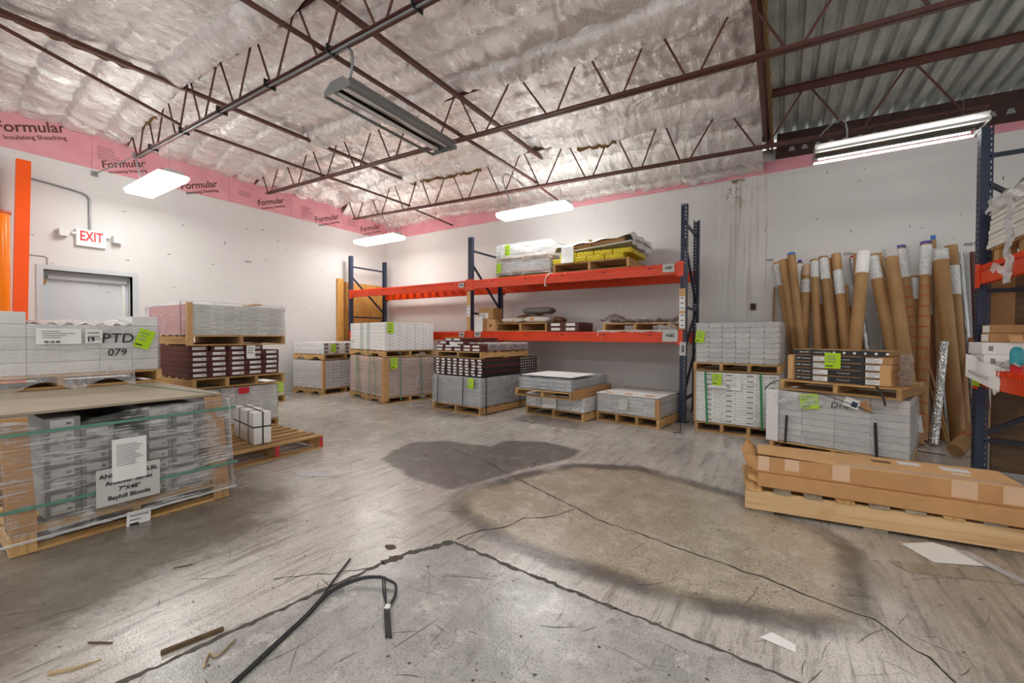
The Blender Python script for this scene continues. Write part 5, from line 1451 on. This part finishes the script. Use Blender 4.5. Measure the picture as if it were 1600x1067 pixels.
for i in range(26):
    x = -.10 + 1.18 * i / 25; P.append([])
    for j in range(14):
        f = j / 13; z = ZS + .170 + .11 * math.exp(-((x - .08) / .13) ** 2) * math.sin(PI * min(1, f * 1.3)) + .10 * math.exp(-((x - 1.06) / .10) ** 2) * f + .02 * math.sin(i * 1.3 + j * 1.7) + .014 * math.sin(i * 2.9 - j * 2.3)
        P[-1].append((x, .03 + .80 * f + .02 * math.sin(i * .9), z))
b.grid(P); tag(b.build('plastic_sheet', 'film_loose', None, F.o, 0), 'crumpled clear plastic heaped over the empty pallet on the lower shelf', 'plastic sheet')
b = MB(); b.grid([[(-.08 + 1.0 * i / 22, -.028 - .006 * math.sin(i * 1.9 + j), ZS + .06 - (.015 + .03 * abs(math.sin(i * .35)) + (.16 if i < 2 else 0)) * j / 5 - .04) for j in range(6)] for i in range(23)])
tag(b.build('plastic_sheet', 'film_white', None, F.o, 0), 'edge of white plastic hanging over the lower front beam', 'plastic sheet')
b = MB(); b.grid([[(.84 + .26 * i / 10, -.03 - .014 * math.sin(i * 1.9 + j * 1.3), ZS + .09 - .09 * j / 5 + .03 * math.sin(i * 1.1)) for j in range(6)] for i in range(11)])
tag(b.build('plastic_sheet', 'film_loose', None, F.o, 0), 'crumpled clear plastic bunched beside the 4583 sign', 'plastic sheet')
o = MB().box(.42, .62, .30, .302, 0, .07).build('sheet_of_notes', 'print_paper', None, F.p(0, 0, ZS + .15), rad(0)); tag(o, 'sheet of handwritten notes propped on the film-draped pallet', 'paper')

# ================================================================== RIGHT RACK
RR = Frame(1.45, 5.375, -90)        # its aisle side faces -x, its beams run towards the camera
frame_unit(RR, 0, 'navy blue perforated end frame of the right-hand rack', h=3.05)
frame_unit(RR, 3.75, 'navy blue perforated frame of the right-hand rack outside the picture')
for zt, lv in ((1.822, 'upper'), (.935, 'lower')):
    beam(RR, .044, 3.706, zt, 0., 'orange aisle-side beam of the %s shelf on the right-hand rack' % lv)
    beam(RR, .044, 3.706, zt, DPT - .05, 'orange rear beam of the %s shelf on the right-hand rack' % lv, False)
    for k in range(3): deck(RR, .05 + k * 1.22, .05 + (k + 1) * 1.22 - .01, zt + .004, DPT, 'orange wire deck on the %s shelf of the right-hand rack, %s of three' % (lv, ('far', 'centre', 'near')[k]), 'orange wire decks on the right-hand rack')
o = MB().box(1.60, 2.75, 5.50, 5.53, .0, 1.80).build('plank_panel', 'plank_print'); tag(o, 'dark wood-look plank panel standing behind the right-hand rack frame', 'panel')
o = MB().box(1.535, 1.72, 5.485, 5.497, 1.2, 2.29).build('card_sheet', 'kraft'); tag(o, 'plain brown card sheet upright behind the white slabs', 'card sheet')
ZS = 1.835
F = Frame(1.47, 5.16, -90)
r = thing('small_pallet', 'light wooden pallet with block feet under the white slabs', 'pallet', F.p(0.02, 0, ZS), F.a)
for k in range(3):
    for j in range(3): MB().box(.02 + .44 * k, .12 + .44 * k, .01 + .4 * j, .11 + .4 * j, .012, .10).build('block', 'pallet_wood_z', r)
for j in range(3): MB().box(0, 1.05, .01 + .4 * j, .11 + .4 * j, .0003, .0118).build('bottom_board', 'pallet_wood_x', r)
MB().box(0, 1.05, 0, .92, .1003, .118).build('deck_board', 'pallet_wood_y', r)
for k in range(9):
    sft = .012 * k + (.02 if k > 5 else 0)
    o = MB().box(0, 1.1 - sft, 0, .95, 0, .036).build('foam_slab', 'foam_white', None, F.p(-.05 + sft + random.uniform(0, .01), -.01 + random.uniform(-.01, .01), ZS + .1195 + k * .0385), F.a, bevel=.003)
    tag(o, 'long white slab stacked on the upper shelf of the right-hand rack', 'slab', 'white slabs on the right-hand rack')
b = MB(); b.grid([[(.02 + 1.15 * i / 24, -.03 - .012 * math.sin(i * 1.2 + j), ZS + .40 + .10 * j / 6 + .012 * math.sin(i * .8)) for j in range(7)] for i in range(25)])
b.grid([[(.02 + 1.15 * i / 24, -.03 + .9 * j / 10, ZS + .505 + .016 * math.sin(i * 1.1 + j * 1.4)) for j in range(11)] for i in range(25)])
tag(b.build('plastic_sheet', 'film_white', None, F.o, F.a), 'white film over the top of the slabs on the right-hand rack', 'plastic sheet')
b = MB(); b.grid([[(.52 + .10 * i / 8 + .03 * math.sin(j * .9), -.05 - .03 * abs(math.sin(i * 1.7 + j * .8)), ZS + .40 - .62 * j / 20) for j in range(21)] for i in range(9)])
b.grid([[(.30 + .3 * i / 8, -.075 - .012 * math.sin(i + j), ZS - .07 - .05 * j / 4 + .03 * math.sin(i * .9)) for j in range(5)] for i in range(9)])
tag(b.build('plastic_sheet', 'film_loose', None, F.o, F.a), 'twisted clear film hanging down over the upper beam of the right-hand rack', 'plastic sheet')
ZS = .948
F = Frame(1.385, 4.98, 0)
for k in range(2):
    r = thing('white_carton', 'long pale grey carton on the lower shelf of the right-hand rack, %s of two' % ('lower', 'upper')[k], 'carton', F.p(.0 + .012 * (1 - k), .0, ZS + .02 + .1005 * k))
    MB().box(0, 1.0, 0, .30, 0, .099).build('box', 'bright_board', r, bevel=.004)
    q = MB().box(-.0012, -.0002, .05, .24, .015, .085).build('end_label', 'paper', r)
    MB().box(.035, .062, -.0012, -.0002, .03, .07).build('printed_mark', 'grey_ink', r)
o = MB().box(0, 1., 0, .5, 0, .019).build('liner_board', 'white_board', None, F.p(.05, -.2, ZS), 0); tag(o, 'white board lying on the lower shelf of the right-hand rack', 'board')
for k, (x0, x1, dy, z) in enumerate(((.04, .95, .0, .0), (.06, 1.0, .05, .072))):
    r = thing('kraft_carton', 'long brown carton lying on the pale cartons of the right-hand rack, %s of two' % ('lower', 'upper')[k], 'carton', F.p(x0, dy, ZS + .2225 + z))
    MB().box(0, x1 - x0, 0, .18, 0, .07).build('box', 'kraft', r, bevel=.004)
    MB().box(-.0012, -.0002, .02, .16, .008, .062).build('end_label', 'paper', r)
    if k == 0: MB().hexa([(.10, -.05, .0), (.17, -.05, .0), (.17, -.001, .03), (.10, -.001, .03), (.11, -.055, .05), (.16, -.055, .05), (.17, -.001, .065), (.10, -.001, .065)]).build('torn_flap', 'kraft_light', r)
# hand-lettered sheet
r = thing('hand_lettered_sheet', 'white sheet with large black handwriting draped over the right-hand lower beam', 'paper sign', (1.375, 4.99, ZS - .002), 0, None, rot=(0, 0, rad(-70)))
b = MB(); b.grid([[(-.16 + .32 * i / 12, .015 + .02 * math.sin(i * .7) * j / 10, -.12 + .19 * j / 10 + .10 * (i / 12 - .5) * -1.0) for j in range(11)] for i in range(13)])
b.build('sheet', 'paper', r)
text('lettering', '400661H7', .050, 'ink', r, (0.01, -.016, -.05), (PI / 2, rad(15), 0), shear=-.2, bold=-.001)
o = MB().box(0, .16, -.003, 0, -.12, .0).build('stock_tag', 'lime', None, RR.p(.02, -.016, .905), RR.a); tag(o, 'lime green tag under the hand-lettered sheet on the right-hand rack', 'stock tag')
b = MB(); b.grid([[(.02 + .42 * i / 14, .05 + .16 * j / 8, .03 + .04 * abs(math.sin(i * .6 + j * .8)) + .03 * j / 8) for j in range(9)] for i in range(15)])
tag(b.build('crumpled_paper', 'paper', None, RR.p(.35, -.06, ZS + .001), RR.a), 'crumpled white paper beside the hand-lettered sheet', 'paper')
r = thing('spray_can', 'teal bottle with red label at the right edge on the lower shelf', 'bottle', RR.p(.70, .03, ZS + .0005))
MB().tube([(0, 0, 0), (0, 0, .055)], .034, 16).build('red_label', 'red_ink', r); MB().tube([(0, 0, .0551), (0, 0, .15), (0, 0, .175), (0, 0, .19)], [.036, .036, .03, .015], 16).build('body', 'teal', r)
b = MB()
for k in range(5): b.bar((.40 + .02 * k, -.03, .80 - .012 * (k % 2)), (.44 + .014 * k, -.034, .755 + .01 * k), .012, .003)
tag(b.build('wrapper_scrap', 'film_white', None, RR.p(.1, 0, 0), RR.a), 'small crumpled wrapper hanging from the lower beam of the right-hand rack', 'wrapper')
o = MB().box(0, .4, 0, .018, 0, .03).build('metal_edge', 'galvanised', None, (1.6, 5.40, .001), rad(-6)); tag(o, 'metal strip lying on the floor by the foot of the right-hand rack', 'metal strip')

# ================================================================== CARDBOARD TUBES AGAINST THE BACK WALL
TUBES = [
 (-0.077, 7.488, 2.314, 0.297, 7.300, 0.048, 'label_top', 'thin kraft tube with white top, leftmost of the leaning tubes'),
 (0.016, 7.319, 2.285, 0.328, 6.460, 0.068, 'plain', 'plain kraft tube second from the left among the leaning tubes'),
 (0.105, 7.215, 2.340, 0.318, 6.300, 0.050, 'blue', 'kraft tube with a blue cap near the left of the leaning tubes'),
 (0.211, 7.490, 2.274, 0.189, 6.950, 0.040, 'white_blue', 'slim tube with white wrap and dark blue end, fourth from the left'),
 (0.306, 7.384, 2.200, 0.182, 6.744, 0.066, 'label', 'kraft tube with printed label leaning to the right, left group'),
 (0.372, 7.300, 2.273, 0.424, 6.598, 0.048, 'label_top', 'kraft tube with white label behind the leaning labelled one'),
 (0.466, 7.484, 1.934, 0.558, 6.950, 0.046, 'white_top', 'shortest front tube with a white wrapped top'),
 (0.477, 7.361, 2.309, 0.643, 6.650, 0.056, 'label_top', 'kraft tube with white printed top behind the shortest tube'),
 (0.551, 7.500, 2.314, 0.733, 6.950, 0.030, 'plain', 'narrow kraft tube between two white-labelled tubes'),
 (0.629, 7.454, 2.345, 0.775, 6.650, 0.056, 'label_mid', 'kraft tube with a white label a third of the way down'),
 (0.738, 7.359, 1.915, 0.802, 6.957, 0.024, 'plain', 'thin short kraft tube showing left of the foil roll'),
 (0.809, 7.502, 1.916, 0.863, 7.278, 0.034, 'white_top', 'short white-wrapped tube under the red-capped foil roll'),
 (0.817, 7.498, 2.298, 1.079, 7.115, 0.038, 'foil_red', 'silver foil roll with red tip leaning behind the orange-brown tube'),
 (0.854, 7.400, 2.341, 0.884, 7.039, 0.040, 'plain', 'kraft tube standing behind the white-topped orange-brown tube'),
 (0.879, 7.025, 2.272, 0.659, 6.300, 0.067, 'white_top', 'orange-brown tube with white top leaning strongly to the right'),
 (0.974, 7.148, 2.262, 1.312, 6.763, 0.063, 'label_top', 'kraft tube with white side label leaning strongly to the left'),
 (1.082, 7.408, 2.319, 1.313, 6.930, 0.033, 'plain', 'narrow kraft tube behind, left of the clear-capped tube'),
 (1.144, 7.512, 2.321, 1.166, 7.189, 0.024, 'foil', 'thin silver roll behind, left of the clear-capped tube'),
 (1.157, 7.153, 2.296, 1.265, 6.300, 0.070, 'clear', 'thick kraft tube with clear plastic cap and yellow sticker'),
 (1.312, 7.478, 2.358, 1.449, 6.821, 0.058, 'spiral_white', 'kraft tube with red spiral tape and white wrapped top'),
 (1.456, 7.490, 1.994, 1.407, 6.950, 0.040, 'label_top', 'shorter film-wrapped tube between the two red-taped tubes'),
 (1.524, 7.315, 2.356, 1.371, 6.629, 0.057, 'spiral_purple', 'kraft tube with red spiral tape and purple cap'),
 (1.611, 7.420, 2.439, 1.607, 6.879, 0.026, 'blue_tip', 'tallest slim tube with a blue tip'),
 (1.609, 7.126, 2.251, 1.742, 6.889, 0.070, 'clear', 'thickest light kraft tube with clear cap near the right-hand rack'),
 (1.755, 7.347, 2.337, 1.844, 7.087, 0.060, 'label_mid', 'kraft tube with large white label next to the right-hand rack'),
 (1.874, 7.505, 2.280, 1.990, 7.300, 0.031, 'foil', 'silver roll beside the post of the right-hand rack'),
 (1.985, 7.51, 2.27, 2.05, 7.40, 0.023, 'maroon', 'thin maroon roll behind the post of the right-hand rack'),
 (1.625, 7.497, 2.197, 1.635, 6.950, 0.033, 'foil', 'silver plank-shaped roll left of the thickest tube'),
]
for (xt, yt, zt, xb, yb, r_, kind, lab) in TUBES:
    T = Vector((xt, yt, zt)); B = Vector((xb, yb, 0)); ax = (T - B); L = ax.length; ax.normalize()
    B.z = r_ * math.sqrt(max(0, 1 - ax.z ** 2)) + .001
    q = ax.to_track_quat('Z', 'Y').to_euler()
    r = thing('cardboard_tube', lab, 'tube', B, 0, None, rot=q)
    mat = {'foil': 'foil_roll', 'foil_red': 'foil_roll', 'maroon': 'maroon'}.get(kind, 'tube_kraft')
    MB().tube([(0, 0, 0), (0, 0, L * .35), (0, 0, L * .7), (0, 0, L)], r_, 22).build('tube', mat, r)
    def sleeve(z0, z1, m, e=.0015, nm='paper_sleeve'): return MB().tube([(0, 0, z0), (0, 0, z1)], r_ + e, 22, cap=False).build(nm, m, r)
    if kind in ('label_top',): sleeve(L - .42 * random.uniform(.6, 1), L - .03, 'print_paper')
    if kind == 'white_top': sleeve(L - .30, L + .004, 'paper'); 
    if kind == 'label': sleeve(L - .42, L - .22, 'print_paper'); sleeve(L - .16, L + .003, 'tape', nm='tape_cap')
    if kind == 'label_mid': sleeve(L - .62, L - .26, 'print_paper')
    if kind == 'blue': MB().tube([(0, 0, L), (0, 0, L + .035)], r_ * .98, 22).build('end_cap', 'blue_cap', r)
    if kind == 'white_blue': sleeve(L - .42, L - .02, 'paper'); MB().tube([(0, 0, L + .0005), (0, 0, L + .05)], [r_ * .9, r_ * .5], 16).build('end_cap', 'purple_cap', r)
    if kind == 'blue_tip': sleeve(L - .25, L - .12, 'film_white'); MB().tube([(0, 0, L + .0005), (0, 0, L + .06)], r_ * .95, 16).build('end_cap', 'blue_cap', r)
    if kind == 'foil_red': MB().tube([(0, 0, L + .0005), (0, 0, L + .03)], [r_, r_ * .6], 16).build('end_cap', 'red_ink', r)
    if kind == 'clear': MB().tube([(0, 0, L - .12), (0, 0, L + .015)], r_ + .002, 22).build('end_cap', 'film_white', r)
    if kind == 'clear' and xt < 1.3:
        MB().quad((-.04, -r_ - .004, L * .30), (.04, -r_ - .004, L * .30), (.04, -r_ - .004, L * .30 + .05), (-.04, -r_ - .004, L * .30 + .05)).build('sticker', 'yellow_print', r); sleeve(.12, .32, 'print_paper')
    if kind.startswith('spiral'):
        sleeve(L - .42, L - .02, 'print_paper')
        for k in range(14):
            z = .12 + k * (L - .6) / 14
            b = MB(); P = []
            for a in range(20):
                t_ = a / 19 * 2 * PI; P.append([((r_ + .001) * math.cos(t_), (r_ + .001) * math.sin(t_), z + .05 * math.sin(t_) - .008), ((r_ + .001) * math.cos(t_), (r_ + .001) * math.sin(t_), z + .05 * math.sin(t_) + .008)])
            b.grid(P); b.build('tape_ring', 'red_tape', r)
        MB().tube([(0, 0, L + .0005), (0, 0, L + .035)], r_ * .98, 22).build('end_cap', 'purple_cap', r)
def stick(p0, p1, w, h, mat, name, label, cat):
    o = MB().bar(p0, p1, w, h).build(name, mat); tag(o, label, cat); return o
T0, B0 = Vector((1.60, 6.86, 1.15)), Vector((1.43, 6.42, .02))
r = thing('sparkle_roll', 'short glittering silver roll slanting in front of the brown board', 'roll', B0, 0, None, rot=(T0 - B0).to_track_quat('Z', 'Y').to_euler())
MB().tube([(0, 0, 0), (0, 0, (T0 - B0).length)], .038, 18).build('roll', 'sparkle_roll', r)
stick((1.58, 7.12, .03), (1.62, 7.44, 1.5), .12, .02, 'brown_board', 'brown_board', 'orange-brown board behind the glittering silver roll', 'board')
stick((-.12, 7.40, .05), (-.10, 7.50, 1.95), .07, .02, 'brown_board', 'brown_board', 'dark brown board behind the leftmost leaning tube', 'board')
stick((1.83, 6.42, .04), (1.97, 7.3, 1.2), .12, .02, 'brown_board', 'brown_board', 'dark brown board leaning at the post of the right-hand rack', 'board')
stick((1.60, 6.70, .012), (1.47, 7.28, 1.02), .02, .02, 'pallet_wood_z', 'wood_stick', 'thin wooden stick left of the glittering silver roll', 'stick')
stick((1.60, 6.60, .012), (1.50, 7.10, 1.0), .016, .016, 'pallet_wood_z', 'wood_stick', 'thin wooden stick just in front of another by the glittering roll', 'stick')
stick((1.53, 7.0, .02), (1.555, 7.44, 1.75), .025, .025, 'galvanised', 'metal_angle', 'pale metal angle left of the thickest light kraft tube', 'metal angle')
T0, B0 = Vector((1.86, 6.36, .42)), Vector((1.475, 5.92, .075))
r = thing('cardboard_tube', 'fallen kraft tube end with red tape lying on the floor by the right-hand rack', 'tube', B0, 0, None, rot=(T0 - B0).to_track_quat('Z', 'Y').to_euler())
L = (T0 - B0).length; MB().tube([(0, 0, 0), (0, 0, L)], .07, 22).build('tube', 'tube_kraft', r); MB().tube([(0, 0, .19), (0, 0, .22)], .0715, 22, cap=False).build('tape_ring', 'red_tape', r); MB().tube([(0, 0, .40), (0, 0, .43)], .0715, 22, cap=False).build('tape_ring', 'red_tape', r)
o = MB().box(0, .10, 0, .06, 0, .26).build('white_block', 'white_board', None, (1.60, 5.72, 0), rad(15)); tag(o, 'white block standing by the foot of the right-hand rack', 'block')
o = MB().box(0, .05, 0, .05, 0, .22).build('white_box', 'bright_board', None, (1.29, 6.52, 0), rad(-10)); tag(o, 'narrow white carton standing at the foot of the leaning tubes', 'carton')
o = MB().bar((1.18, 6.05, .006), (1.42, 5.98, .006), .012, .008).build('stick', 'stick'); tag(o, 'thin dark stick on the floor in front of the leaning tubes', 'stick')

# ================================================================== THINGS ON THE FLOOR
def flat(name, pts, mat, label, cat, z=.003, t_=.0008):
    b = MB(); n = len(pts); b._add([(p[0], p[1], z) for p in pts] + [(p[0], p[1], z + t_) for p in pts], [tuple(range(n))[::-1], tuple(range(n, 2 * n))] + [(i, (i + 1) % n, n + (i + 1) % n, n + i) for i in range(n)])
    return tag(b.build(name, mat), label, cat)
r = thing('cable', 'black cable lying across the slab in the foreground with a bent plug end', 'cable', (0, 0, 0))
def spline(P, n=8):
    out = []
    for i in range(len(P) - 1):
        p0, p1, p2, p3 = P[max(i - 1, 0)], P[i], P[i + 1], P[min(i + 2, len(P) - 1)]
        for k in range(n):
            t_ = k / n; out.append(tuple(.5 * (2 * b_ + (c - a) * t_ + (2 * a - 5 * b_ + 4 * c - d) * t_ ** 2 + (3 * b_ - a - 3 * c + d) * t_ ** 3) for a, b_, c, d in zip(p0, p1, p2, p3)))
    return out + [P[-1]]
A_ = [(-1.52, .50, .008), (-1.58, .69, .008), (-1.645, .87, .008), (-1.70, 1.02, .008), (-1.76, 1.17, .012), (-1.72, 1.30, .022), (-1.64, 1.36, .028), (-1.58, 1.375, .02)]
MB().tube(spline(A_), .0055, 8).build('lead', 'cable_black', r)
MB().tube(spline([(p[0] + .012, p[1] - .003, p[2]) for p in A_]), .0055, 8).build('lead', 'cable_black', r)
MB().tube(spline([(-1.505, .49, .007), (-1.565, .68, .007), (-1.69, 1.01, .007), (-1.84, 1.26, .008), (-1.93, 1.41, .008)]), .005, 8).build('lead', 'cable_black', r)
MB().tube(spline([(-1.58, 1.375, .02), (-1.535, 1.37, .018), (-1.49, 1.33, .01), (-1.465, 1.29, .008), (-1.45, 1.255, .008)]), .006, 8).build('lead', 'cable_black', r)
for d in (0, .016): MB().tube(spline([(-1.62 + d, 1.365, .02), (-1.55 + d, 1.31, .008), (-1.475, 1.262, .008), (-1.45, 1.25, .008)]), .0035, 6).build('thin_lead', 'cable_black', r)
MB().bar((-1.452, 1.255, .010), (-1.435, 1.232, .010), .020, .016).build('white_sleeve', 'paper', r)
for d in (-.007, .007): MB().bar((-1.435 + d, 1.232 + d * .5, .009), (-1.30 + d, 1.125 + d * .5, .009), .011, .011).build('plug_end', 'cable_black', r)
stick((-1.95, .60, .009), (-1.90, .79, .009), .015, .014, 'stick', 'wood_sliver', 'long brown splinter of wood on the floor at the lower left', 'wood splinter')
flat('wood_sliver', [(-2.18, .35), (-2.13, .41), (-2.10, .47), (-2.12, .40), (-2.16, .345)], 'twig', 'small pale wood chip on the floor at the lower left edge', 'wood splinter', .002, .006)
o = MB().tube(spline([(-1.74, .66, .005), (-1.80, .70, .006), (-1.76, .71, .006), (-1.80, .79, .006)]), .004, 6).build('bent_twig', 'twig'); tag(o, 'bent pale twig beside the slab joint at the lower left', 'twig')
stick((-2.26, .47, .004), (-2.18, .52, .004), .006, .005, 'stick', 'wood_sliver', 'short dark splinter left of the long one on the floor', 'wood splinter')
stick((-2.62, .86, .004), (-2.58, .93, .004), .005, .004, 'stick', 'wood_sliver', 'short dark splinter near the front left crate', 'wood splinter')
flat('plastic_scrap', [(-3.66, 2.05), (-3.40, 2.22), (-3.18, 2.18), (-3.42, 2.02)], 'film_thick', 'flat clear plastic scrap on the floor right of the empty pallet', 'plastic scrap')
flat('card_scrap', [(-.06, 1.94), (-.02, 2.0), (.06, 1.97), (.06, 1.92)], 'paper', 'small white paper scrap on the floor in the right foreground', 'paper scrap')
flat('paper_sheet', [(.60, 3.28), (.70, 3.10), (.92, 3.20), (.85, 3.36), (.76, 3.40)], 'paper', 'white sheet of paper on the floor in front of the long pallet', 'paper', .003)
flat('grey_lath', [(.50, 2.99), (.56, 2.90), (1.35, 3.18), (1.40, 3.30), (.9, 3.13)], 'grey_wood', 'thin grey lath on the floor at the right edge', 'lath', .001, .006)
flat('plastic_scrap', [(.84, 3.34), (.95, 3.14), (1.06, 2.98), (1.10, 3.02), (.96, 3.22), (.90, 3.36)], 'film_thick', 'clear plastic strip over the grey lath at the right', 'plastic scrap', .009)
flat('plastic_scrap', [(1.0, 2.98), (1.06, 2.86), (1.5, 2.9), (1.5, 3.1), (1.2, 3.1)], 'film_thick', 'clear plastic scrap on the floor at the far right edge', 'plastic scrap', .0015)
o = MB().bar((-1.05, 5.55, .012), (-1.13, 5.95, .10), .01, .006).bar((-1.07, 5.52, .008), (-1.02, 5.46, .008), .01, .006).bar((-1.07, 5.52, .008), (-1.12, 5.45, .008), .01, .006).build('loose_strap', 'black_strap'); tag(o, 'loose black strap end on the floor by the right rack post', 'strap')
flat('leaf_scrap', [(-3.02, 3.05), (-2.99, 3.08), (-2.96, 3.05), (-2.99, 3.02)], 'chip', 'tiny brown scrap on the dark floor stain edge', 'scrap', .002)
for x, y in ((-1.86, 1.62), (-1.74, 1.57)):
    b = MB(); n = 9; pts = [(x + .035 * math.cos(k / n * 6.283) * random.uniform(.5, 1.3), y + .025 * math.sin(k / n * 6.283) * random.uniform(.5, 1.3), .0016) for k in range(n)]; b._add(pts, [tuple(range(n))]); b.build('spalled_spot', 'chip', floor)

# ================================================================== CAMERA AND LIGHT
cam = bpy.data.cameras.new('camera'); co = bpy.data.objects.new('camera', cam); COL.objects.link(co)
cam.sensor_width = 36; cam.lens = 655.35 / 1600 * 36; cam.clip_start = .02; cam.clip_end = 100
yaw, pitch, roll = .571346, -.01515, .004467
cy, sy = math.cos(yaw), math.sin(yaw)
rt0 = Vector((cy, sy, 0)); fw0 = Vector((-sy, cy, 0)); up0 = Vector((0, 0, 1))
fw = fw0 * math.cos(pitch) + up0 * math.sin(pitch); up = up0 * math.cos(pitch) - fw0 * math.sin(pitch)
r2 = rt0 * math.cos(roll) + up * math.sin(roll); u2 = up * math.cos(roll) - rt0 * math.sin(roll)
Mx = Matrix((r2, u2, -fw)).transposed().to_4x4(); Mx.translation = (0, 0, 1.21)
co.matrix_world = Mx
S.camera = co
w = bpy.data.worlds.new('world'); S.world = w; w.use_nodes = True
w.node_tree.nodes['Background'].inputs[0].default_value = lin('#f4f2ef')
w.node_tree.nodes['Background'].inputs[1].default_value = .55
S.view_settings.view_transform = 'Standard'; S.view_settings.look = 'None'
S.view_settings.gamma = 1; S.view_settings.use_curve_mapping = False
S.view_settings.exposure = .85
try:
    S.cycles.max_bounces = 10; S.cycles.diffuse_bounces = 5; S.cycles.transparent_max_bounces = 24; S.cycles.glossy_bounces = 5
    S.cycles.use_denoising = True; S.cycles.sample_clamp_indirect = 6
except Exception: pass
